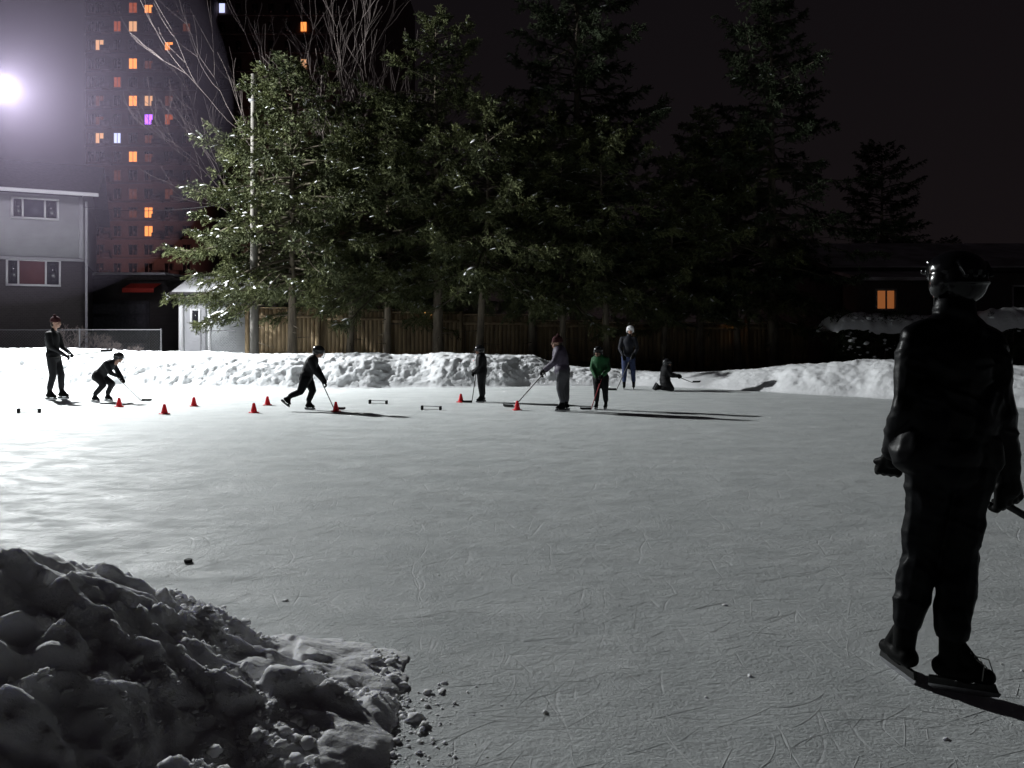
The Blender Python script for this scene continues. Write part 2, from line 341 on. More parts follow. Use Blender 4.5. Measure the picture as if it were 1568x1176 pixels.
# ---------------------------------------------------------------- cones & drills
def cone_mesh():
    prof=[(.075,.0),(.075,.012),(.062,.016),(.058,.02),(.024,.165),(.018,.177),(.008,.18)]
    V=[];F=[];n=20
    for r_,z in prof:
        for i in range(n):
            a=i*2*math.pi/n
            if z<=.012:
                c,s_=math.cos(a),math.sin(a); m_=max(abs(c),abs(s_)); V.append((c/m_*.078,s_/m_*.078,z))
            else: V.append((r_*math.cos(a),r_*math.sin(a),z))
    for j in range(len(prof)-1):
        for i in range(n): F.append((j*n+i,j*n+(i+1)%n,(j+1)*n+(i+1)%n,(j+1)*n+i))
    F.append(tuple(range((len(prof)-1)*n,len(prof)*n)))
    me=bpy.data.meshes.new('training_cone'); me.from_pydata(V,[],F); me.materials.append(M_red); return me
cm=cone_mesh()
for (x_,d,rz) in ((-7.80,15.3,.2),(-6.31,13.99,1),(-6.37,15.43,.5),(-4.76,14.21,.8),(-4.96,15.63,.1),(-3.30,14.44,.6),(-1.08,16.26,.9),(.099,14.67,.3)):
    o=obj('training_cone',cm,None,(x_,d,.003)); o.rotation_euler=(0,0,rz)
for (x_,d,rz) in ((-8.9,14.2,.15),(-2.76,15.9,-.15),(-1.54,14.7,-.1)):
    e=empty('stickhandling_bar',(x_,d,0),rz)
    tube_obj('crossbar',[((-.17,0,.075),(.17,0,.065),.006,.006)],M_grey,e,8)
    boxes('end_blocks',[(-.2,-.155,-.03,.03,.0,.085),(.155,.2,-.03,.03,.0,.075)],[M_tape],e,.008)
    tube_obj('ground_rod',[((-.17,.03,.012),(.17,.03,.012),.006,.006)],M_lace,e,6)
# ---------------------------------------------------------------- people
def hull_capsule(bm,p0,r0,p1,r1):
    t=bmesh.new()
    for p,r_ in ((p0,r0),(p1,r1)):
        bmesh.ops.create_icosphere(t,subdivisions=2,radius=r_,matrix=Matrix.Translation(p))
    res=bmesh.ops.convex_hull(t,input=t.verts)
    bmesh.ops.delete(t,geom=list({g for g in res['geom_interior'] if isinstance(g,bmesh.types.BMVert)}),context='VERTS')
    me=bpy.data.meshes.new('t'); t.to_mesh(me); t.free(); bm.from_mesh(me); bpy.data.meshes.remove(me)
class Body:
    def __init__(s): s.p=[]
    def cap(s,a,ra,b,rb,m): s.p.append(('c',np.array(a,float),ra,np.array(b,float),rb,m))
    def ell(s,c,sc,R,m): s.p.append(('e',np.array(c,float),np.array(sc,float),np.array(R,float),0,m))
    def build(s,name,parent,mats,voxel=.012,smooth=3,fold=0,seed=0,foldmats=()):
        bm=bmesh.new()
        for q in s.p:
            if q[0]=='c': hull_capsule(bm,Vector(q[1]),q[2],Vector(q[3]),q[4])
            else:
                M=Matrix.Identity(4)
                for i in range(3):
                    for j in range(3): M[i][j]=q[3][i,j]*q[2][j]
                M.translation=Vector(q[1]); bmesh.ops.create_icosphere(bm,subdivisions=3,radius=1,matrix=M)
        me=bpy.data.meshes.new('t'); bm.to_mesh(me); bm.free(); o=bpy.data.objects.new('t',me); COL.objects.link(o)
        r_=o.modifiers.new('r','REMESH'); r_.mode='VOXEL'; r_.voxel_size=voxel
        if smooth: sm=o.modifiers.new('s','SMOOTH'); sm.factor=.5; sm.iterations=smooth
        dg=bpy.context.evaluated_depsgraph_get(); me2=bpy.data.meshes.new_from_object(o.evaluated_get(dg)); bpy.data.objects.remove(o); bpy.data.meshes.remove(me)
        me2.materials.clear()
        for m_ in mats: me2.materials.append(m_)
        n=len(me2.vertices); V=np.zeros(n*3); me2.vertices.foreach_get('co',V); V=V.reshape(-1,3)
        def near(C):
            D=[]
            for q in s.p:
                if q[0]=='c':
                    ab=q[3]-q[1]; t=np.clip(((C-q[1])@ab)/(ab@ab+1e-9),0,1); D.append(np.linalg.norm(C-q[1]-t[:,None]*ab,axis=1)-(q[2]+(q[4]-q[2])*t))
                else:
                    L_=(C-q[1])@q[3]; D.append((np.linalg.norm(L_/q[2],axis=1)-1)*q[2].min())
            return np.argmin(np.array(D),0)
        lab=np.array([q[5] for q in s.p])
        if fold:
            N_=np.zeros(n*3); me2.vertices.foreach_get('normal',N_); N_=N_.reshape(-1,3)
            vl=lab[near(V)]; msk=np.isin(vl,list(foldmats)).astype(float)
            wv=V+.05*np.c_[vnoise(V*6,1),vnoise(V*6,2),vnoise(V*6,3)]
            sl=wv@np.array([[1,.3,.5],[0,1,.2],[-.45,0,1]])
            a=1-np.abs(vnoise(sl*np.array([5.5,5.5,11]),seed+11))*1.7; b_=1-np.abs(vnoise(sl*np.array([11,11,20]),seed+13))*1.7
            c_=fbm(V*5,2,seed+17)
            V=V+N_*((a*.6+b_*.3+c_*.9)*fold*msk)[:,None]; me2.vertices.foreach_set('co',V.ravel())
        nf=len(me2.polygons); C=np.zeros(nf*3); me2.polygons.foreach_get('center',C); C=C.reshape(-1,3)
        me2.polygons.foreach_set('material_index',lab[near(C)].astype(np.int32)); me2.polygons.foreach_set('use_smooth',np.ones(nf,dtype=bool)); me2.update()
        return obj(name,me2,parent)
def nrm(v): v=np.array(v,float); return v/(np.linalg.norm(v)+1e-9)
def frame(fwd,up):
    f=nrm(fwd); u=np.array(up,float); u=nrm(u-f*(u@f)); r_=np.cross(f,u); return r_,f,u
def hand(name,parent,wrist,dirn,pn,side,material,s=1,thick=1.0,curl=1):
    B=Body(); w_=np.array(wrist,float); d=nrm(dirn); p=nrm(np.array(pn)-d*(np.array(pn)@d)); sd=np.cross(d,p)*side
    B.cap(w_-d*.03*s,.031*s*thick,w_+d*.02*s,.033*s*thick,0)
    if thick>1.4: B.cap(w_-d*.10*s,.056*s,w_-d*.0*s,.05*s,0)
    for i in range(4):
        o=(i-1.5)*.021*s*thick
        B.cap(w_+d*.01*s+sd*o*.7,.018*s*thick,w_+d*.085*s+sd*o,.0155*s*thick,0)
        ln=(.9,1.05,1.0,.8)[i]; b=w_+d*.09*s+sd*o*1.12
        c=b+(d*.75+p*.5*curl)*.04*s*ln; e=c+(d*.05+p*.95*curl+d*(1-curl))*.03*s*ln; g=e+(-d*.75*curl+p*.3)*.022*s*ln
        B.cap(b,.0115*s*thick,c,.0108*s*thick,0); B.cap(c,.0108*s*thick,e,.010*s*thick,0); B.cap(e,.010*s*thick,g,.009*s*thick,0)
    t0=w_+d*.025*s-sd*.028*s; t1=t0-sd*.028*s+d*.03*s+p*.018*s; t2=t1+d*.018*s+p*.03*s+sd*.01*s
    B.cap(t0,.017*s*thick,t1,.013*s*thick,0); B.cap(t1,.013*s*thick,t2,.010*s*thick,0)
    return B.build(name,parent,[material],voxel=.006*max(s,.8),smooth=1)
def head(parent,c,yaw,pitch,s,gear,gearmat,skinm=None,tilt=0):
    c=np.array(c,float); f=np.array([math.cos(yaw)*math.cos(pitch),math.sin(yaw)*math.cos(pitch),math.sin(pitch)]); r_,f,u=frame(f,(0,0,1)); R=np.stack([r_,f,u],1)
    P_=lambda a,b,d: c+s*(r_*a+f*b+u*d)
    B=Body()
    B.ell(P_(0,-.01,.025),np.array([.075,.094,.088])*s,R,0); B.ell(P_(0,.018,-.045),np.array([.058,.068,.068])*s,R,0)
    B.cap(P_(0,.085,.005),.011*s,P_(0,.103,-.025),.014*s,0); B.cap(P_(-.03,.078,.022),.012*s,P_(.03,.078,.022),.012*s,0)
    B.cap(P_(0,.06,-.085),.02*s,P_(0,.055,-.08),.02*s,0)
    for sg in (-1,1): B.ell(P_(sg*.078,-.008,-.005),np.array([.012,.02,.03])*s,R,0); B.ell(P_(sg*.036,.06,-.035),np.array([.02,.02,.02])*s,R,0)
    B.cap(P_(0,-.025,-.06),.05*s,P_(0,-.035,-.14),.052*s,1)
    B.build('head',parent,[skinm or M_skin,skinm or M_skin],voxel=.008*s,smooth=2)
    fb=bmesh.new()
    for sg in (-1,1): bmesh.ops.create_icosphere(fb,subdivisions=2,radius=.011*s,matrix=Matrix.Translation(Vector(P_(sg*.03,.084,.004))))
    me=bpy.data.meshes.new('eyes'); fb.to_mesh(me); fb.free(); me.materials.append(M_eye); obj('eyes',me,parent)
    B=Body(); B.cap(P_(-.02,.084,-.062),.006*s,P_(.02,.084,-.062),.006*s,0); B.build('mouth',parent,[M_lip],voxel=.004*s,smooth=0)
    B=Body(); B.ell(P_(0,-.022,.04),np.array([.082,.095,.084])*s,R,0); B.ell(P_(0,-.06,-.03),np.array([.068,.05,.07])*s,R,0); B.build('hair',parent,[M_hair],voxel=.009*s,smooth=1)
    if gear=='helmet':
        B=Body(); B.ell(P_(0,-.012,.045),np.array([.108,.126,.092])*s,R,0); B.ell(P_(0,-.058,.0),np.array([.102,.076,.100])*s,R,0)
        for sg in (-1,1): B.ell(P_(sg*.094,-.01,-.012),np.array([.02,.05,.062])*s,R,0)
        for sg in (-.066,-.022,.022,.066): B.cap(P_(sg,.07,.110-abs(sg)*.35),.012*s,P_(sg,-.1,.096-abs(sg)*.35),.012*s,0); B.cap(P_(sg,-.1,.096-abs(sg)*.35),.012*s,P_(sg,-.132,.02),.009*s,0)
        B.cap(P_(-.06,.105,.05),.014*s,P_(.06,.105,.05),.014*s,0)
        pts=[P_(math.sin(a)*.104,-.02+math.cos(a)*.122,-.008) for a in np.linspace(1.5,2*math.pi-1.5,11)]
        for i in range(10): B.cap(pts[i],.010*s,pts[i+1],.010*s,0)
        B.build('helmet',parent,[gearmat],voxel=.0055*s,smooth=1)
        sg_=[]
        for sg in (-1,1): sg_+=path_segs([P_(sg*.098,0,-.04),P_(sg*.07,.03,-.1),P_(0,.05,-.118)],[.006*s]*3)
        tube_obj('chin_strap',sg_,M_tape,parent,6)
    elif gear=='cage':
        head_g=Body(); head_g.ell(P_(0,-.012,.052),np.array([.108,.128,.098])*s,R,0); head_g.ell(P_(0,-.055,.01),np.array([.095,.078,.085])*s,R,0)
        for sg in (-1,1): head_g.ell(P_(sg*.088,-.01,-.012),np.array([.018,.045,.05])*s,R,0)
        head_g.build('helmet',parent,[gearmat],voxel=.009*s,smooth=1)
        sg_=[]
        for a in np.linspace(-1.1,1.1,7): sg_+=path_segs([P_(math.sin(a)*.1,.03+math.cos(a)*.105,.05),P_(math.sin(a)*.1,.035+math.cos(a)*.115,-.03),P_(math.sin(a)*.075,.03+math.cos(a)*.09,-.1)],[.003*s]*3)
        for zz in (-.09,-.05,-.01,.03):
            pts=[P_(math.sin(a)*.1,.035+math.cos(a)*.11,zz) for a in np.linspace(-1.3,1.3,9)]; sg_+=path_segs(pts,[.003*s]*9)
        tube_obj('face_cage',sg_,M_tape,parent,5)
    elif gear=='toque':
        B=Body(); B.ell(P_(0,-.015,.06),np.array([.09,.108,.092])*s,R,0)
        pts=[P_(math.sin(a)*.083,-.015+math.cos(a)*.1,.035) for a in np.linspace(0,2*math.pi,13)]
        for i in range(12): B.cap(pts[i],.017*s,pts[i+1],.017*s,0)
        B.ell(P_(0,-.03,.165),np.array([.032,.032,.03])*s,R,0)
        B.build('knit_hat',parent,[gearmat],voxel=.009*s,smooth=1)
def skate(parent,ank,fd,s,up=(0,0,1)):
    a=np.array(ank,float); r_,f,u=frame(fd,up)
    def slab(name,pts,th,material):
        V=[];n=len(pts)
        for sg in (-1,1):
            for (b,d) in pts: V.append(a+f*b*s+u*d*s+r_*sg*th*s)
        F=[tuple(range(n))[::-1],tuple(range(n,2*n))]+[(i,(i+1)%n,n+(i+1)%n,n+i) for i in range(n)]
        return poly(name,V,F,[material],parent)
    z0=-.155-.042
    slab('skate_blade',[(-.085,z0+.018),(-.07,z0+.002),(.0,z0),(.12,z0),(.175,z0+.006),(.185,z0+.02),(.175,z0+.028),(-.08,z0+.028)],.0022,M_steel)
    slab('blade_holder',[(-.085,z0+.026),(.175,z0+.026),(.165,-.14),(.11,-.14),(.085,z0+.045),(.02,z0+.045),(-.0,-.14),(-.08,-.14)],.009,M_holder)
def person(name,loc,s,J,yaw,mats,gear,gearmat,headyaw=None,headpitch=0,bulk=1,voxel=.014,fold=0.004,feet=None,handmat=None,hands=True,baggy=1,glove=(1.0,1.0),pn=None,seed=0,facemat=None,collar=None):
    e=empty(name,loc)
    J={k:np.array(v,float) for k,v in J.items()}
    B=Body(); up=nrm(J['chest']-J['pelvis']); rt=nrm(J['shR']-J['shL']); fw=nrm(np.cross(up,rt)); rt=np.cross(fw,up); R=np.stack([rt,fw,up],1)
    b=s*bulk
    B.ell(J['chest']+up*.03*s,np.array([.178,.132,.2])*b,R,0)
    B.cap(J['pelvis']+up*.1*s,.13*b,J['chest']-up*.03*s,.137*b,0)
    B.ell(J['pelvis']+up*.02*s,np.array([.17,.138,.13])*b,R,0)
    B.ell(J['pelvis']-up*.06*s,np.array([.158,.126,.12])*b,R,1)
    B.cap(J['shL'],.066*b,J['chest']+up*.13*s,.085*b,0); B.cap(J['shR'],.066*b,J['chest']+up*.13*s,.085*b,0)
    B.cap(J['chest']+up*.14*s,.085*b,J['neck'],.06*s,0)
    B.cap(J['neck']-up*.02*s,.064*s,J['neck']+(J['head']-J['neck'])*.25,.06*s,0)
    if collar:
        B.cap(J['neck']-up*.06,.088,J['neck']+up*.055,.072,0); B.cap(J['shL']+up*.02,.06,J['neck'],.07,0); B.cap(J['shR']+up*.02,.06,J['neck'],.07,0)
        for k in (-.09,-.03,.03,.09): B.cap(J['pelvis']+rt*k*1.1+up*.05,.115,J['pelvis']+rt*k*1.2,.112,0)
        B.cap(J['chest']-rt*.1-up*.1,.125,J['pelvis']-rt*.06+up*.05,.12,0); B.cap(J['chest']+rt*.1-up*.1,.125,J['pelvis']+rt*.06+up*.05,.12,0)
    for k in 'LR':
        B.cap(J['sh'+k],.069*b,J['el'+k],.055*b,0); B.cap(J['el'+k],.056*b,J['wr'+k],.042*b,0)
        hp=J['hip'+k]; B.cap(hp,.1*s*baggy*bulk,J['kn'+k],.074*s*baggy,1); B.cap(J['kn'+k],.075*s*baggy,J['kn'+k]+(J['an'+k]-J['kn'+k])*.82,.06*s*baggy,1)
        fd=(feet or {}).get(k,(math.cos(yaw),math.sin(yaw),0)); 
        lf_=J['kn'+k]-J['an'+k]; r_,f,u=frame(fd,lf_ if abs(fd[2])>.05 else (0,0,1)); an=J['an'+k]
        B.cap(an+nrm(lf_)*.07*s,.052*s,an-u*.06*s,.046*s,2); B.cap(an-u*.095*s-f*.03*s,.045*s,an-u*.108*s+f*.06*s,.043*s,2); B.cap(an-u*.10*s+f*.06*s,.043*s,an-u*.112*s+f*.135*s,.034*s,2)
        B.cap(an-u*.0*s+f*.03*s,.034*s,an-u*.08*s+f*.09*s,.034*s,2)
        skate(e,an,f,s,u)
    B.build('body',e,mats,voxel=voxel,smooth=3,fold=fold,seed=seed,foldmats=(0,1))
    hy=yaw if headyaw is None else headyaw
    head(e,J['head'],hy,headpitch,s if s>.9 else s*1.0+.12,gear,gearmat,facemat)
    if hands:
        for k,sg in (('L',1),('R',-1)):
            d=nrm(J['wr'+k]-J['el'+k]); p_=(pn or {}).get(k, nrm(np.array([math.cos(yaw),math.sin(yaw),-.2])))
            if abs(np.dot(d,p_))>.95: p_=(0,0,-1)
            hand('hand_'+k,e,J['wr'+k]+d*.025*s,d,p_,sg,handmat or M_glove,s if s>.9 else s*1.15,glove[0] if k=='L' else glove[1])
    return e
def stick(parent,top,bot,bdir,s=1,shaft=None,loop=True):
    t=np.array(top,float); b=np.array(bot,float); d=nrm(b-t)
    tube_obj('stick_shaft',[(t,b,.012*s+.001,.011*s)],shaft or M_stick,parent,8)
    tube_obj('stick_butt_tape',[(t-d*.01,t+d*.12*s,.016*s,.016*s)],M_tape,parent,8)
    f=nrm(bdir); r_=nrm(np.cross(f,(0,0,1))); V=[];F=[]
    pts=[(0,.0,.0),(.06,.0,.002),(.14,.0,.008),(.22,.0,.02),(.27,.02,.035)]
    n=len(pts)
    for sg in (-1,1):
        for (a,zl,cv) in pts:
            base=b+f*a*s+r_*(cv*s+sg*.005); V.append(base+np.array([0,0,zl*s-.0])); V.append(base+np.array([0,0,(.06+zl*.5)*s]))
    for i in range(n-1):
        k=2*i; m_=2*n
        F+=[(k,k+2,k+3,k+1),(k+m_,k+1+m_,k+3+m_,k+2+m_),(k+1,k+3,k+3+m_,k+1+m_),(k,k+m_,k+2+m_,k+2)]
    F+=[(0,1,2*n+1,2*n),(2*n-2,4*n-2,4*n-1,2*n-1)]
    poly('stick_blade',V,F,[M_tape],parent)
D=math.radians
nm=person('man_on_skates',(1.89,3.32,0),1.0,dict(pelvis=(-.02,0,1.0),chest=(-.005,.0,1.33),neck=(.015,.0,1.56),head=(.03,.03,1.74),
  shL=(-.155,.0,1.465),shR=(.16,-.01,1.465),elL=(-.205,-.02,1.20),elR=(.20,-.03,1.16),wrL=(-.19,.11,.985),wrR=(.268,.04,.885),
  hipL=(-.085,.0,.93),hipR=(.075,-.01,.93),knL=(-.105,.05,.54),knR=(.03,.0,.54),anL=(-.165,.07,.197),anR=(-.035,-.06,.197)),D(100),[M_shell,M_pants,M_glove,M_skin],'helmet',M_helm,headyaw=D(106),
  bulk=.98,voxel=.008,fold=.014,feet={'L':(-.1,1,0),'R':(.93,-.38,0)},baggy=1.03,glove=(1.2,1.65),pn={'L':(0.3,1,0),'R':(-.3,1,0)},seed=2,facemat=M_gaiter,collar=True)
stick(nm,(.285,.07,.76),(1.6,.35,.03),(.9,.3,0),1)
ls=[]
for i in range(5):
    t=i/4; ls.append(((-.035+.05+.055*t+.0,-.06-.045-.02*t-.02,.185-.055*t),(-.035+.05+.055*t+.03,-.06+.03-.02*t-.02,.18-.055*t),.0025,.0025))
ls+=path_segs([(.025,-.1,.17),(.065,-.13,.14),(.05,-.14,.08)],[.0025]*3)+path_segs([(.03,-.1,.17),(.09,-.12,.16),(.11,-.12,.1)],[.0025]*3)
tube_obj('skate_laces',ls,M_lace,nm,5)
a=person('man_coaching',(-10.0,16.9,0),1.0,dict(pelvis=(-.06,0,.97),chest=(-.08,0,1.29),neck=(-.06,0,1.5),head=(.0,0,1.68),shL=(-.07,.17,1.43),shR=(-.07,-.17,1.43),
  elL=(.0,.22,1.16),elR=(.02,-.22,1.16),wrL=(.2,.14,1.04),wrR=(.24,-.14,1.0),hipL=(-.05,.09,.92),hipR=(-.05,-.09,.92),knL=(.05,.1,.54),knR=(-.01,-.1,.53),anL=(.05,.12,.197),anR=(-.08,-.12,.197)),0,
  [M_black,M_black,M_glove,M_skin],'toque',M_maroon,pn={'L':(.2,-.4,-1),'R':(.2,.4,-1)})
stick(a,(.02,-.22,.93),(.58,.75,1.02),(.5,.9,0),1)
b=person('child_skater_crouching',(-8.67,16.4,0),.74,dict(pelvis=(-.12,0,.56),chest=(.06,0,.74),neck=(.18,0,.85),head=(.3,0,.93),shL=(.11,.13,.82),shR=(.11,-.13,.82),
  elL=(.2,.17,.62),elR=(.22,-.17,.62),wrL=(.34,.06,.5),wrR=(.3,-.1,.56),hipL=(-.11,.07,.53),hipR=(-.11,-.07,.53),knL=(.12,.08,.38),knR=(.02,-.09,.36),anL=(.0,.1,.146),anR=(-.16,-.12,.146)),0,
  [M_black,M_black,M_glove,M_skin],'cage',M_dhelm,headpitch=D(-12),pn={'L':(.2,-.4,-1),'R':(.2,.4,-1)},bulk=1.2,baggy=1.15)
stick(b,(.2,-.12,.66),(.78,.02,.01),(1,.1,0),.8)
c=person('child_skater_striding',(-3.9,14.67,0),.78,dict(pelvis=(-.02,0,.65),chest=(.07,0,.86),neck=(.14,0,1.0),head=(.22,0,1.1),shL=(.08,.14,.95),shR=(.1,-.14,.96),
  elL=(.17,.18,.76),elR=(.2,-.17,.74),wrL=(.28,.08,.62),wrR=(.32,-.1,.57),hipL=(-.01,.07,.6),hipR=(-.01,-.07,.6),knL=(.09,.07,.37),knR=(-.1,-.09,.36),anL=(.0,.07,.154),anR=(-.31,-.14,.27)),0,
  [M_black,M_pants,M_glove,M_skin],'cage',M_dhelm,headpitch=D(-15),feet={'L':(1,0,0),'R':(.75,0,-.6)},pn={'L':(.2,-.4,-1),'R':(.2,.4,-1)},seed=3,bulk=1.2,baggy=1.15)
stick(c,(.2,-.02,.72),(.52,.0,.01),(1,.0,0),.8)
d_=person('child_skater_standing',(-.64,16.3,0),.70,dict(pelvis=(0,0,.65),chest=(-.01,0,.87),neck=(-.03,0,1.0),head=(-.05,-.02,1.09),shL=(-.02,-.12,.95),shR=(.02,.12,.95),
  elL=(-.04,-.16,.78),elR=(.02,.16,.78),wrL=(-.13,-.08,.66),wrR=(-.12,.04,.7),hipL=(0,-.06,.61),hipR=(0,.06,.61),knL=(-.02,-.06,.36),knR=(.01,.07,.36),anL=(.0,-.07,.138),anR=(.03,.08,.138)),D(190),
  [M_black,M_black,M_glove,M_skin],'cage',M_dhelm,pn={'L':(-.3,0,-1),'R':(-.3,0,-1)},seed=4,bulk=1.25,baggy=1.2)
stick(d_,(-.1,-.02,.74),(-.2,-.2,.01),(-1,-.1,0),.75)
e_=person('child_skater_with_hat',(.95,14.5,0),.84,dict(pelvis=(.0,0,.76),chest=(-.04,0,1.02),neck=(-.08,0,1.17),head=(-.11,-.01,1.28),shL=(-.08,-.13,1.11),shR=(-.03,.15,1.11),
  elL=(-.17,-.17,.92),elR=(-.14,.2,.92),wrL=(-.33,-.1,.8),wrR=(-.31,.1,.76),hipL=(.0,-.08,.72),hipR=(.02,.08,.72),knL=(-.05,-.08,.43),knR=(.07,.09,.43),anL=(-.0,-.08,.165),anR=(.08,.1,.165)),D(185),
  [M_purple,M_grey,M_glove,M_skin],'toque',M_maroon,pn={'L':(-.3,.4,-1),'R':(-.3,-.4,-1)},seed=5,bulk=1.3,baggy=1.15)
stick(e_,(-.25,-.12,.84),(-.92,.6,.01),(-1,.5,0),.9)
f_=person('child_skater_in_green',(1.7,14.8,0),.71,dict(pelvis=(0,0,.66),chest=(-.02,0,.88),neck=(-.04,-.01,1.01),head=(-.05,-.03,1.1),shL=(.11,-.06,.96),shR=(-.12,.03,.96),
  elL=(.14,-.1,.78),elR=(-.16,-.02,.78),wrL=(.02,-.19,.67),wrR=(-.1,-.16,.62),hipL=(.07,-.02,.61),hipR=(-.06,.02,.61),knL=(.08,-.06,.37),knR=(-.07,-.01,.37),anL=(.1,-.03,.14),anR=(-.07,.03,.14)),D(245),
  [M_green,M_black,M_glove,M_skin],'cage',M_dhelm,pn={'L':(-.4,.1,-1),'R':(.4,.1,-1)},seed=6,bulk=1.2,baggy=1.15)
stick(f_,(.04,-.2,.74),(-.2,-.15,.01),(-1,-.1,0),.75,M_rstick)
g_=person('woman_in_white_helmet',(2.97,19.7,0),.91,dict(pelvis=(0,0,.87),chest=(.0,0,1.17),neck=(.02,0,1.36),head=(.05,-.02,1.52),shL=(.16,-.04,1.3),shR=(-.15,.02,1.3),
  elL=(.22,-.08,1.06),elR=(-.22,-.03,1.06),wrL=(.13,-.2,.92),wrR=(-.16,-.17,.88),hipL=(.09,-.0,.83),hipR=(-.09,.0,.83),knL=(.12,-.04,.49),knR=(-.1,-.04,.49),anL=(.14,.0,.18),anR=(-.1,.02,.18)),D(258),
  [M_navy,M_jeans,M_glove,M_skin],'helmet',M_whelm,seed=7,pn={'L':(-.4,0,-1),'R':(.4,0,-1)})
stick(g_,(.1,-.22,.95),(-.35,-.35,.01),(-1,0,0),.9)
h_=person('child_kneeling',(3.83,19.2,0),.74,dict(pelvis=(-.02,0,.27),chest=(.0,0,.47),neck=(.02,0,.6),head=(.04,-.01,.69),shL=(.03,.12,.55),shR=(.0,-.12,.55),
  elL=(.14,.15,.42),elR=(.12,-.16,.4),wrL=(.26,.08,.4),wrR=(.26,-.08,.38),hipL=(-.01,.08,.22),hipR=(-.01,-.08,.22),knL=(.14,.13,.07),knR=(.12,-.14,.07),anL=(-.13,.13,.09),anR=(-.15,-.13,.09)),0,
  [M_black,M_black,M_glove,M_skin],'cage',M_dhelm,feet={'L':(-.5,0,-.86),'R':(-.5,0,-.86)},seed=8,bulk=1.35,baggy=1.25)
stick(h_,(.2,0,.4),(.72,.2,.2),(1,.3,0),.75)
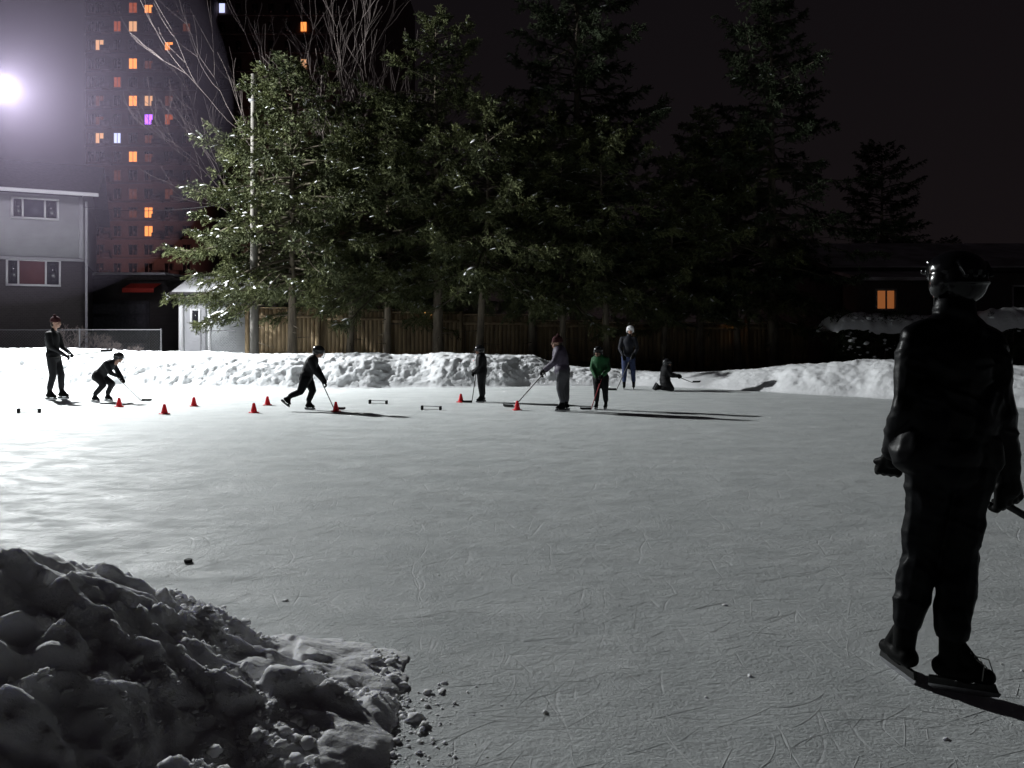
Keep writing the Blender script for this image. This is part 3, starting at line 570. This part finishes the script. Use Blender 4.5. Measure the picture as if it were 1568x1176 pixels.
# ---------------------------------------------------------------- conifers
def conifer(seed,H,R,zb,nbr,tw=1.0,flat=1.0,folm=None,pw=.62,snow=.11,bl=1.0):
    r=np.random.default_rng(seed)
    pts=[]; nseg=14; bend=r.normal(0,.15,2)
    for i in range(nseg+1):
        t=i/nseg; pts.append(np.array([bend[0]*math.sin(t*3)*t,bend[1]*math.sin(t*2.5)*t,H*t*.985]))
    rad=[max(.012,.17*(H/11)*(1-t*.97)**.9+.04*math.exp(-t*20)) for t in np.linspace(0,1,nseg+1)]
    tr=path_segs(pts,rad); pts=np.array(pts); lb=[]
    TS=[];TD=[];TL=[]
    for i in range(14):
        z=r.uniform(.8,zb+.6); a=r.uniform(0,6.28); p=np.array([0,0,z]); L_=r.uniform(.2,.9); dd=np.array([math.cos(a),math.sin(a),r.uniform(-.3,.2)])
        tr.append((p,p+dd*L_,.018,.005))
    ph=r.uniform(0,6.28,3)
    for i in range(nbr):
        t=(i+r.random())/nbr; t=t**1.1; z=zb+(H-zb)*t*.985
        a=r.uniform(0,2*math.pi)
        lob=1+.26*math.sin(a*2+ph[0]+t*5)+.24*math.sin(t*17+ph[1]+a)
        prof=((1-t)**pw)*min(1,.7+t*2.0)+.04; L_=min(R*prof*r.uniform(.5,1.16)*lob,R*1.08)
        base=np.array([np.interp(z/H,np.linspace(0,1,nseg+1),pts[:,0]),np.interp(z/H,np.linspace(0,1,nseg+1),pts[:,1]),z])
        el=r.uniform(-.12,.2)+.5*t; n=7; p=base.copy(); P_=[p]; az=a
        for j in range(n):
            u=(j+1)/n; e2=el-.75*math.sin(u*2.6)*(1-t*.6)*.8+.5*max(0,u-.55)+r.normal(0,.06); az+=r.normal(0,.1)
            p=p+np.array([math.cos(az)*math.cos(e2),math.sin(az)*math.cos(e2),math.sin(e2)])*L_/n; P_.append(p)
        r0=.012+.010*L_
        for j in range(n): lb.append((P_[j],P_[j+1],r0*(1-j/n*.85),r0*(1-(j+1)/n*.85)))
        nt_=int((L_*14+4)*tw)
        for k_ in range(nt_):
            u=.15+.85*math.sqrt(r.random()) if L_>.8 else r.random(); j=min(n-1,int(u*n)); q_=P_[j]+(P_[j+1]-P_[j])*(u*n-j); dd=nrm(P_[j+1]-P_[j])
            sd=np.array([-dd[1],dd[0],0])*r.choice((-1,1)); dr=nrm(dd*r.uniform(.3,1.0)+sd*r.uniform(.2,1)+np.array([0,0,r.uniform(-.85,.35)])*flat)
            tl=r.uniform(.18,.6)*(1.15-u*.45)*min(1,.45+L_*.3); TS.append(q_); TD.append(dr); TL.append(tl)
            if k_%3==0:
                TS.append(q_+dr*tl*.5); TD.append(nrm(dr+r.normal(0,.5,3))); TL.append(tl*.65)
        TS.append(P_[-1]-dd*.1); TD.append(dd); TL.append(.3)
    TS=np.array(TS);TD=np.array(TD);TL=np.array(TL); nT=len(TS)
    nb=20
    u=r.random((nT,nb)); base=TS[:,None,:]+TD[:,None,:]*(TL[:,None]*u)[...,None]+np.array([0,0,-.2])*(TL[:,None]*u*u)[...,None]
    dr=TD[:,None,:]*.95+r.normal(0,.46,(nT,nb,3)); dr/=np.linalg.norm(dr,axis=2,keepdims=True)
    ln=r.uniform(.06,.14,(nT,nb))[...,None]*bl; sd=np.cross(dr,r.normal(0,1,(nT,nb,3))); sd/=np.linalg.norm(sd,axis=2,keepdims=True)+1e-6
    wd=r.uniform(.009,.018,(nT,nb))[...,None]*bl
    V=np.stack([base-sd*wd*.6,base+sd*wd*.6,base+dr*ln*.6+sd*wd,base+dr*ln],2).reshape(-1,3); F=np.arange(len(V)).reshape(-1,4)
    fm=mesh_np('foliage',V,F,[folm or M_fol])
    ntr=len(tr); tV,tF=tubes(tr+lb,7); tm=mesh_np('trunk',tV,tF,[M_bark,M_limb],mi=np.r_[np.zeros(ntr*7),np.ones(len(lb)*7)],smooth=True)
    sel=np.where((r.random(nT)<snow)&(TD[:,2]>-.4))[0]; V=[];F=[]
    for i_ in sel:
        p0=TS[i_]+TD[i_]*TL[i_]*.2+np.array([0,0,.025]); d=TD[i_]; L_=TL[i_]*r.uniform(.4,.9); sd=nrm(np.cross(d,(0,0,1))); w_=r.uniform(.018,.05); k=len(V); m_=4
        for j in range(m_+1):
            tt=j/m_; c=p0+d*L_*tt-np.array([0,0,.2])*L_*tt*tt; ww=w_*math.sin(math.pi*(.12+.76*tt))*r.uniform(.6,1.3)
            V+=[c-sd*ww-np.array([0,0,.012]),c+np.array([0,0,ww*.7]),c+sd*ww-np.array([0,0,.012])]
            if j<m_: b=k+j*3; F+=[(b,b+3,b+4,b+1),(b+1,b+4,b+5,b+2)]
    sm=mesh_np('snow_on_boughs',V,F,[M_snow],smooth=True)
    return tm,fm,sm
def plant(name,meshes,loc,rz=0,sc=1,zsc=None):
    e=empty(name,loc,rz,sc)
    if zsc: e.scale=(sc,sc,zsc)
    for n_,m_ in zip(('trunk','foliage','snow_on_boughs'),meshes): obj(n_,m_,e)
    return e
K1=conifer(11,9.6,3.7,2.7,160,1.0,pw=.5)
K2=conifer(12,11.6,3.1,2.9,160,.95,pw=.62)
K3=conifer(13,8.6,2.8,2.8,118,1.0,pw=.55)
K4=conifer(14,14.5,3.7,3.1,190,.85,folm=M_fold,pw=.5,snow=.03,bl=1.15)
def tz(x): return float(yardz(np.array(x)))-.1
plant('spruce_tree',K1,(-6.9,24.2,tz(-7)),.3,1.0)
plant('spruce_tree',K3,(-8.4,25.2,tz(-8)),2.1,.92)
plant('spruce_tree',K3,(-5.3,25.2,tz(-5)),1.2,1.0)
plant('spruce_tree',K1,(-4.0,24.7,tz(-4)),3.6,.9)
plant('spruce_tree',K2,(-2.35,24.6,tz(-2)),1.0,1.0)
plant('spruce_tree',K3,(-1.02,24.0,tz(-1)),.4,1.0)
plant('spruce_tree',K3,(.7,25.2,tz(0)),4.4,1.05)
plant('spruce_tree',K4,(2.2,26.8,tz(2)),2.0,1.05)
plant('spruce_tree',K3,(1.6,24.1,tz(2)),2.9,.9)
plant('spruce_tree',K3,(3.0,24.4,tz(3)),5.2,.95)
plant('spruce_tree',K3,(4.9,25.0,tz(5)),.9,.83)
plant('spruce_tree',K2,(6.3,25.9,tz(6)),3.3,.78)
plant('spruce_tree',K3,(7.4,25.2,tz(7)),4.0,.95)
plant('spruce_tree',K4,(8.6,25.4,tz(8)),5.0,.88)
plant('spruce_tree',K4,(21.5,45,0),1.0,.86)
plant('spruce_tree',K2,(-7.0,29.0,tz(-7)),2.5,.84)
plant('spruce_tree',K2,(-3.5,29.5,tz(-4)),.5,.9)
for x_,y_,sc in ((29,58,.6),(35,62,.62),(18,50,.42),(42,64,.55),(48,70,.6)): plant('distant_spruce',K4,(x_,y_,0),x_,sc)
def bare(seed,H,spread=.35,r0=.16,depth=5,k3=3):
    r=np.random.default_rng(seed); segs=[]
    def grow(p,d,L_,rad,lev):
        n=5; pp=p.copy(); dd=d.copy(); st=[]
        for j in range(n):
            dd=nrm(dd+r.normal(0,.08,3)+np.array([0,0,.07])); q_=pp+dd*L_/n; ra=rad*(1-.5*j/n); rb=rad*(1-.5*(j+1)/n); segs.append((pp,q_,max(.007,ra),max(.007,rb))); pp=q_; st.append((pp,dd.copy(),rb))
        if lev<=0: return
        for c_ in range(k3):
            i_=r.integers(1,n) if c_ else n-1; q_,d0,rb=st[i_]; sd=r.normal(0,1,3); sd-=d0*(sd@d0); sd=nrm(sd)
            grow(q_,nrm(d0+sd*spread*r.uniform(.6,1.6)),L_*r.uniform(.6,.85),rb*.62,lev-1)
    grow(np.zeros(3),np.array([0,0,1.]),H*.34,r0,depth)
    V,F=tubes(segs,5); return mesh_np('branches',V,F,[M_twig],smooth=True)
BT=bare(3,14,.36,.2,5); BT2=bare(8,13,.42,.16,5)
for mm,x_,y_,sc,rz in ((BT,-6.4,26.8,1.0,0),(BT2,-8.6,28.0,1.1,1.0)):
    e=empty('bare_maple_tree',(x_,y_,.3),rz,sc); obj('trunk_and_branches',mm,e)
SH=bare(21,1.6,.7,.018,4,4)
for x_,y_,sc in ((-14.6,25.6,1.0),(-14.0,25.9,.8),(-13.3,25.4,.6),(-17.2,25.2,.6),(-12.2,24.8,.5)):
    e=empty('bare_shrub',(x_,y_,.4),x_,sc); obj('twigs',SH,e)
# ---------------------------------------------------------------- utility pole + wires
e=empty('utility_pole')
tube_obj('pole',[((-8.0,23.9,.2),(-8.0,23.9,9.45),.13,.09)],M_pole,e,14)
boxes('pole_cap',[(-8.13,-7.87,23.77,24.03,8.6,8.67)],[M_galv],e)
def wire(pts,sag,n=20):
    a,b=np.array(pts[0],float),np.array(pts[1],float); P_=[a+(b-a)*t-np.array([0,0,sag*4*t*(1-t)]) for t in np.linspace(0,1,n)]; return path_segs(P_,[.01]*n)
tube_obj('overhead_wires',wire(((-8.0,23.9,5.6),(-15.6,28,6.0)),.25)+wire(((14,34,5.6),(32,36,5.2)),.5)+wire(((-8.0,23.9,5.5),(14,34,5.6)),.5),M_tape,e,5)
# ---------------------------------------------------------------- wooden fence (steps down to the right)
L=[];x_=-8.9
while x_<9.9:
    bay=int((x_+8.9)//2.4); zb=float(yardz(np.array(-8.9+bay*2.4+1.2)))-.1; top=zb+1.9+(.0 if bay<4 else -.12)
    dz=random.uniform(-.012,.012); L.append((x_,x_+.138,26.0+random.uniform(0,.006),26.022,zb,top+dz)); x_+=.141
e=empty('wooden_fence')
boxes('boards',L,[M_wood],e)
L=[]
for bay in range(8):
    xa=-8.9+bay*2.4; zb=float(yardz(np.array(xa+1.2)))-.1; L+=[(xa-.06,xa+.06,25.86,25.995,zb-.1,zb+2.05),(xa+.062,xa+2.338,25.93,25.994,zb+.35,zb+.44),(xa+.062,xa+2.338,25.93,25.994,zb+1.6,zb+1.69),(xa+.062,xa+2.338,25.9,26.06,zb+1.925+(0 if bay<4 else -.12),zb+1.965+(0 if bay<4 else -.12))]
boxes('posts_and_rails',L,[M_wood],e)
def chain(name,x0,x1,y_,z0,z1):
    e=empty(name); segs=[]; n=int((x1-x0)/2.4)
    for i in range(n+1): xx=x0+(x1-x0)*i/max(1,n); segs.append(((xx,y_,z0-.1),(xx,y_,z1+.05),.025,.025))
    segs.append(((x0,y_,z1),(x1,y_,z1),.016,.016)); tube_obj('posts_and_top_rail',segs,M_galv,e,8)
    h_=z1-z0; W=[]; xx=x0-h_
    while xx<x1:
        for sg in (0,1):
            a_=max(x0,xx); b_=min(x1,xx+h_)
            if b_>a_:
                za=z0+(a_-xx); zb_=z0+(b_-xx)
                if sg: za=z1-(a_-xx); zb_=z1-(b_-xx)
                W.append(((a_,y_+.01*sg,za),(b_,y_+.01*sg,zb_),.0025,.0025))
        xx+=.09
    tube_obj('wire_mesh',W,M_galv,e,3)
chain('chain_link_fence',-19,-11.2,24.6,.4,1.53)
chain('chain_link_fence',-10.1,-8.95,25.0,.4,1.5)
# ---------------------------------------------------------------- buildings
def siding(name,c,sc=5.0):
    m=mat(name,c,.7,.2,noise=.1,nscale=1.5); nt=m.node_tree; b=nt.nodes['Principled BSDF']
    w_=nt.nodes.new('ShaderNodeTexWave'); w_.wave_type='BANDS'; w_.bands_direction='Z'; w_.wave_profile='SAW'; w_.inputs['Scale'].default_value=sc/6.28*3.14; t=nt.nodes.new('ShaderNodeTexCoord'); nt.links.new(t.outputs['Object'],w_.inputs['Vector'])
    bp=nt.nodes.new('ShaderNodeBump'); bp.inputs['Strength'].default_value=.6; bp.inputs['Distance'].default_value=.02; nt.links.new(w_.outputs['Fac'],bp.inputs['Height']); nt.links.new(bp.outputs[0],b.inputs['Normal']); return m
def brick(name,c,c2,sc):
    m=bpy.data.materials.new(name); m.use_nodes=True; nt=m.node_tree; b=nt.nodes['Principled BSDF']; b.inputs['Roughness'].default_value=.9
    t=nt.nodes.new('ShaderNodeTexCoord'); mp=nt.nodes.new('ShaderNodeMapping'); mp.inputs['Rotation'].default_value=(math.pi/2,0,0); nt.links.new(t.outputs['Object'],mp.inputs[0])
    k=nt.nodes.new('ShaderNodeTexBrick'); k.inputs['Scale'].default_value=sc; k.inputs['Color1'].default_value=(*c,1); k.inputs['Color2'].default_value=(*c2,1); k.inputs['Mortar'].default_value=(c[0]*1.3,c[1]*1.3,c[2]*1.3,1); nt.links.new(mp.outputs[0],k.inputs['Vector']); nt.links.new(k.outputs[0],b.inputs['Base Color']); return m
M_side=siding('pale_siding',(.34,.34,.36)); M_brickd=brick('dark_brick',(.05,.045,.045),(.04,.036,.036),4); M_trim=mat('white_trim',(.55,.55,.56),.5)
M_roof=mat('shingle_roof',(.05,.045,.047),.9,noise=.4,nscale=8,bump=.4,bscale=12); M_glass=mat('dark_glass',(.015,.016,.02),.08,.6)
M_curt=mat('curtain_glow',(.06,.02,.02),.8,emis=(1,.2,.15),estr=.014); M_blind=mat('pale_blind',(.03,.03,.045),.5)
h1=empty('two_storey_house'); ang=D(25); cx_,cy_=-15.62,28.0
h1.rotation_euler=(0,0,ang); h1.location=(cx_-(math.cos(ang)*cx_-math.sin(ang)*cy_),cy_-(math.sin(ang)*cx_+math.cos(ang)*cy_),0)
boxes('upper_walls',[(-27,-15.62,28,36,4.12,6.35)],[M_side],h1)
boxes('lower_walls',[(-27,-15.66,28.04,36,0.2,4.1)],[M_brickd],h1)
boxes('corner_trim',[(-15.72,-15.58,27.97,28.06,4.1,6.35),(-27,-15.6,27.95,28.03,4.0,4.11)],[M_side],h1)
boxes('downspout',[(-15.52,-15.44,27.93,28.0,.4,6.2)],[M_side],h1,.01)
poly('roof',[(-27.5,27.4,6.3),(-15.1,27.4,6.3),(-15.1,32,8.1),(-27.5,32,8.1),(-15.1,36.6,6.3),(-27.5,36.6,6.3),(-27.5,27.4,6.42),(-15.1,27.4,6.42),(-15.1,32,8.24),(-27.5,32,8.24),(-15.1,36.6,6.42),(-27.5,36.6,6.42)],
  [(0,1,7,6),(6,7,8,9),(9,8,10,11),(1,2,8,7),(2,4,10,8),(0,3,2,1),(3,5,4,2),(0,6,9,3),(3,9,11,5),(4,5,11,10)],[M_roof],h1)
poly('gable',[(-15.62,28,6.35),(-15.62,36,6.35),(-15.62,32,8.0)],[(0,1,2)],[M_side],h1)
boxes('gutter',[(-27.5,-15.05,27.3,27.4,6.3,6.43)],[M_trim],h1,.02)
def window(par,x0,x1,y_,z0,z1,panes,mats_):
    L_=[(x0-.06,x1+.06,y_-.06,y_-.002,z1,z1+.07),(x0-.06,x1+.06,y_-.08,y_-.002,z0-.07,z0),(x0-.06,x0,y_-.06,y_-.002,z0,z1),(x1,x1+.06,y_-.06,y_-.002,z0,z1)]
    for p in panes[1:-1]: L_.append((x0+(x1-x0)*p-.03,x0+(x1-x0)*p+.03,y_-.055,y_-.002,z0,z1))
    boxes('window_frame',L_,[M_trim],par)
    for i in range(len(panes)-1):
        boxes('window_pane',[(x0+(x1-x0)*panes[i]+.031,x0+(x1-x0)*panes[i+1]-.031,y_-.03,y_-.004,z0+.002,z1-.002)],[mats_[i]],par)
window(h1,-17.75,-16.4,28,5.52,6.15,[0,.22,.72,1],[M_glass,M_blind,M_glass])
window(h1,-17.9,-16.35,28.04,3.15,3.97,[0,.2,.74,1],[M_glass,M_curt,M_glass])
# garden shed
sh=empty('garden_shed'); M_shed=siding('shed_siding',(.34,.35,.36),7)
boxes('walls',[(-11.35,-9.0,26.4,28.8,.3,2.72)],[M_shed],sh)
boxes('corner_boards',[(-11.4,-11.25,26.36,26.45,.3,2.72),(-10.4,-10.32,26.37,26.399,.3,2.72),(-9.05,-8.96,26.36,26.45,.3,2.72)],[M_trim],sh)
boxes('door_leaf',[(-11.2,-10.48,26.36,26.397,.4,2.45)],[M_side],sh,.01)
boxes('door_window_frame',[(-11.0,-10.93,26.335,26.358,1.5,2.25),(-10.72,-10.65,26.335,26.358,1.5,2.25),(-10.93,-10.72,26.335,26.358,2.18,2.25),(-10.93,-10.72,26.335,26.358,1.5,1.57)],[M_trim],sh)
boxes('door_window_glass',[(-10.928,-10.722,26.345,26.357,1.572,2.178)],[M_glass],sh)
V=[(-11.6,26.1,2.72),(-8.75,26.1,2.72),(-8.75,27.6,3.3),(-11.6,27.6,3.3),(-8.75,29.1,2.72),(-11.6,29.1,2.72)]; V2=[(a,b,c+.08) for a,b,c in V]
poly('roof',V+V2,[(0,1,7,6),(6,7,8,9),(9,8,10,11),(1,2,8,7),(2,4,10,8),(0,3,2,1),(3,5,4,2),(0,6,9,3),(3,9,11,5),(4,5,11,10)],[M_roof],sh)
X,Y=np.meshgrid(np.linspace(-11.58,-8.77,50),np.linspace(26.12,29.08,50),indexing='ij'); ed=np.clip(np.minimum(np.minimum(X+11.58,-8.77-X),np.minimum(Y-26.12,29.08-Y))*6,0,1)**.5
Z=2.81+(1.5-np.abs(Y-27.6))*.387+.08*ed+.02*fbm(np.c_[X.ravel()*3,Y.ravel()*3,X.ravel()*0],3,3).reshape(X.shape)-.02
grid('roof_snow',np.stack([X,Y,Z],-1),[M_rfs],parent=sh)
poly('gable_ends',[(-11.35,26.4,2.72),(-11.35,28.8,2.72),(-11.35,27.6,3.2),(-9.0,26.4,2.72),(-9.0,28.8,2.72),(-9.0,27.6,3.2)],[(0,1,2),(3,5,4)],[M_shed],sh)
# garage behind with red awning
ga=empty('garage_with_red_awning'); M_awn=mat('red_awning_glow',(.3,.03,.02),.7,emis=(1,.05,.03),estr=.006)  # awning cloth emits a faint red of its own to look lit
boxes('walls',[(-19.0,-15.2,33.6,39,.3,3.7)],[M_brickd],ga); boxes('flat_roof',[(-19.2,-15.0,33.4,39.2,3.7,3.9)],[M_roof],ga); boxes('roof_snow',[(-19.15,-15.05,33.45,39.1,3.903,4.03)],[M_rfs],ga,.04)
poly('awning',[(-16.6,33.55,3.55),(-15.25,33.55,3.55),(-15.25,32.8,3.3),(-16.6,32.8,3.3),(-16.6,32.8,3.12),(-15.25,32.8,3.12)],[(0,1,2,3),(3,2,5,4)],[M_awn],ga)
boxes('garage_door',[(-18.4,-15.8,33.55,33.597,.4,2.8)],[M_grey],ga); boxes('door_panels',[(-18.3,-15.9,33.52,33.548,.5+i*.57,.95+i*.57) for i in range(4)],[M_grey],ga,.01)
# apartment tower
tw=empty('apartment_tower'); M_tb=brick('tower_brick',(.2,.14,.13),(.17,.12,.11),1.2); M_slab=mat('concrete_slab',(.24,.2,.2),.85,noise=.25,nscale=.6); M_rail=mat('balcony_rail',(.10,.07,.07),.7)
pxm=118/1180; X0=(132-784)*pxm; X1=(300-784)*pxm
boxes('main_block',[(X0,X1,118,136,0,66)],[M_tb],tw); boxes('wing_block',[(X1+.01,-18,127,143,0,60)],[M_tb],tw)
boxes('podium',[(X0-12,X1+18,112,117.7,0,5.5)],[M_slab],tw)
M_l1=mat('window_orange',(.2,.1,.04),.8,emis=(1,.3,.07),estr=1.5); M_l2=mat('window_warm',(.2,.15,.1),.8,emis=(1,.5,.25),estr=.8); M_l3=mat('window_purple',(.1,.05,.2),.8,emis=(.45,.12,1),estr=2.0); M_l4=mat('window_blue_white',(.2,.2,.3),.8,emis=(.6,.65,1),estr=1.3); M_l5=mat('window_dim',(.1,.06,.04),.8,emis=(1,.3,.15),estr=.07); M_l6=mat('window_dark_orange',(.1,.06,.04),.8,emis=(1,.2,.06),estr=.3)
M_wg=mat('tower_glass',(.02,.02,.025),.15,.5)
rows=[12+28.5*i for i in range(-5,17)]
cols=[(140,9),(153,12),(180,10),(204,12),(228,12),(259,12),(286,11)]
lit={(153,57):2,(204,98):1,(204,155):1,(228,146):2,(228,175):3,(259,78):1,(153,220):2,(180,212):4,(204,237):1,(153,328):1,(228,325):1,(228,348):1,(140,400):6,(180,130):6,(180,48):6,(204,38):2,(228,5):1,(259,285):5,(180,268):5,(228,240):5,(153,155):5,(204,297):5,(204,12):6,(228,97):5,(259,155):5,(259,183):6,(286,40):5,(153,183):5,(228,211):5,(204,325):5}
WM=[M_wg,M_l1,M_l2,M_l3,M_l4,M_l5,M_l6]; Lw=[];Lf=[];Ls=[];Lr=[]
for ry in rows:
    zc=1.53+(505-ry)*pxm
    for cx,cw in cols:
        xc=(cx-784)*pxm; hw=cw*pxm/2; m_=0
        for (lx,ly),mm in lit.items():
            if lx==cx and abs(ly-ry)<14.3: m_=mm
        up_=random.choice((0,0,.35)); zz0,zz1=zc-.75,zc+.75
        Lw.append((xc-hw,xc+hw,117.93,117.97,zz0,zz1-up_,m_)); 
        if up_: Lw.append((xc-hw,xc+hw,117.93,117.97,zz1-up_+.001,zz1,0))
        Lf+=[(xc-hw-.1,xc-hw,117.88,117.99,zz0-.1,zz1+.1),(xc+hw,xc+hw+.1,117.88,117.99,zz0-.1,zz1+.1),(xc-.04,xc+.04,117.9,117.928,zz0,zz1)]
    Ls.append((X0-.05,X1+.05,117.8,117.995,zc-1.35,zc-1.15))
    for ca in (166,244,272):
        xc=(ca-784)*pxm; Ls.append((xc-.7,xc+.7,116.9,117.79,zc-1.35,zc-1.2)); Lr.append((xc-.7,xc+.7,116.85,116.92,zc-1.169,zc-.35))
    for cx in range(315,540,25):
        xc=(cx-784)*.1076; m_=0
        if (cx==340 and ry==12): m_=4
        if (cx==465 and abs(ry-40)<9): m_=1
        if (cx==465 and abs(ry-97)<5): m_=2
        zc2=1.53+(505-ry)*.1076; Lw.append((xc-.45,xc+.45,126.9,126.96,zc2-.8,zc2+.7,m_)); Ls.append((xc-1.3,xc+1.25,126.7,126.99,zc2-1.4,zc2-1.2))
boxes('windows',Lw,WM,tw); boxes('window_jambs',Lf,[M_slab],tw); boxes('floor_slabs',Ls,[M_slab],tw); boxes('balcony_rails',Lr,[M_rail],tw)
sl=empty('added_tower_lamp'); tube_obj('added_lamp_post',[((-58,96,0),(-58,96,9),.12,.08),((-58,96,9),(-57,97.5,9.4),.06,.05)],M_galv,sl,8)  # unseen lamp, added to give the tower facade a warm fill
boxes('added_lamp_head',[(-57.3,-56.6,97.3,97.9,9.3,9.5)],[M_galv],sl,.05)
ld=bpy.data.lights.new('tower_fill_light','POINT'); ld.energy=3000; ld.color=(1,.5,.45); ld.shadow_soft_size=.3; lo=bpy.data.objects.new('tower_fill_light',ld); link(lo,sl); lo.location=(-57,97.6,9.1)
# bungalow at right
bh=empty('bungalow'); M_bw=siding('stucco_wall',(.14,.125,.12),5)
boxes('walls',[(12.6,30,30,39,.1,3.75)],[M_bw],bh)
def gable_roof(name,x0,x1,y0,y1,z0,z1,par,m_,th=.14):
    ym=(y0+y1)/2; V=[(x0,y0,z0),(x1,y0,z0),(x1,ym,z1),(x0,ym,z1),(x1,y1,z0),(x0,y1,z0)]; V2=[(a,b,c+th) for a,b,c in V]
    poly(name,V+V2,[(0,1,7,6),(6,7,8,9),(9,8,10,11),(1,2,8,7),(2,4,10,8),(0,3,2,1),(3,5,4,2),(0,6,9,3),(3,9,11,5),(4,5,11,10)],[m_],par)
gable_roof('roof',12.0,30.5,29.3,39.7,3.75,5.2,bh,M_roof)
M_rsnow=mat('thin_roof_snow',(.6,.58,.6),.8,col2=(.3,.28,.28),nscale=1.1,bump=.5)
gable_roof('roof_snow',12.05,30.4,29.35,39.65,3.9,5.35,bh,M_rsnow,.05)
boxes('porch_walls',[(12.8,15.2,28.0,29.99,.1,3.3)],[M_bw],bh); 
poly('porch_roof',[(12.4,27.6,3.3),(15.6,27.6,3.3),(15.6,29.9,3.74),(12.4,29.9,3.74),(12.4,27.6,3.42),(15.6,27.6,3.42),(15.6,29.9,3.86),(12.4,29.9,3.86)],[(0,1,5,4),(4,5,6,7),(1,2,6,5),(0,4,7,3),(0,3,2,1),(3,7,6,2)],[M_rsnow],bh)
M_lit2=mat('lit_blind',(.3,.15,.05),.8,emis=(1,.33,.1),estr=.22)
window(bh,13.25,13.9,28.0,2.3,2.95,[0,.5,1],[M_lit2,M_lit2])
window(bh,16.2,17.0,30.0,2.9,3.6,[0,.5,1],[M_glass,M_glass])
window(bh,19.5,21.3,30.0,1.9,3.2,[0,.5,1],[M_glass,M_glass])
def hedge(name,x0,x1,y0,y1,z0,z1,seed):
    e=empty(name); r=np.random.default_rng(seed); n=24000
    p=np.c_[r.uniform(x0,x1,n),r.uniform(y0,y1,n),z0+(z1-z0)*r.random(n)**.7]
    p[:,2]+=.12*vnoise(p*1.6,seed)*(p[:,2]-z0); keep=fbm(p*2.2,2,seed)>-.12; p=p[keep]; n=len(p)
    d=r.normal(0,1,(n,3)); d/=np.linalg.norm(d,axis=1,keepdims=True); sd=np.cross(d,r.normal(0,1,(n,3))); sd/=np.linalg.norm(sd,axis=1,keepdims=True)
    V=np.stack([p-sd*.012,p+sd*.012,p+d*.1+sd*.01,p+d*.12],1).reshape(-1,3); obj('foliage',mesh_np('hedge_leaves',V,np.arange(len(V)).reshape(-1,4),[M_fold]),e)
    st=[((x,(y0+y1)/2,z0-.2),(x+.1,(y0+y1)/2+.1,z1-.3),.03,.01) for x in np.arange(x0+.1,x1,.3)]; tube_obj('stems',st,M_twig,e,5)
    a=np.arange(x0-.15,x1+.15,.05); b=np.arange(y0-.15,y1+.15,.05); X,Y=np.meshgrid(a,b,indexing='ij'); f=np.c_[X.ravel(),Y.ravel(),X.ravel()*0]
    ed=np.clip(np.minimum(np.minimum(X-x0+.15,x1+.1-X),np.minimum(Y-y0+.15,y1+.1-Y))/.5,0,1)**.5; Z=z1-.45+.55*ed+(.2*fbm(f*1.2,3,seed)+.05*vnoise(f*5,seed)).reshape(X.shape)
    grid('snow_cap',np.stack([X,Y,Z],-1),[M_snow],parent=e)
    C=[(r.uniform(x0,x1),y0-.02+r.uniform(-.08,.1),z0+(z1-z0)*r.random()**.6) for _ in range(110)]; 
    o=crumbs('snow_clumps',C,[r.uniform(.02,.08) for _ in C],M_snow,1,seed); o.parent=e
hedge('snowy_hedge',9.7,13.5,22.6,24.2,.0,1.9,5)
hedge('snowy_hedge',13.7,18.5,22.2,24.0,.0,1.95,6)
gl=empty('garden_lantern',(7.45,25.8,0)); boxes('lantern',[(-.04,.04,-.04,.04,1.7,1.84)],[mat('lantern_glow',(.5,.3,.1),.5,emis=(1,.45,.12),estr=2)],gl,.01); tube_obj('lantern_post',[((0,0,0),(0,0,1.7),.02,.02)],M_tape,gl); boxes('lantern_cap',[(-.08,.08,-.08,.08,1.842,1.88)],[M_tape],gl)
st=empty('string_lights'); LL=[(-3.05+.1*i+random.uniform(-.03,.03),-3.0+.1*i,25.82,25.86,2.0+.1*math.sin(i),2.04+.1*math.sin(i)) for i in range(4)]+[(-7.6,-7.55,25.82,25.86,2.9,2.95),(-2.9,-2.86,25.82,25.86,2.22,2.26)]
boxes('bulbs',LL,[mat('bulb_glow',(.5,.3,.1),.5,emis=(1,.5,.15),estr=.8)],st)
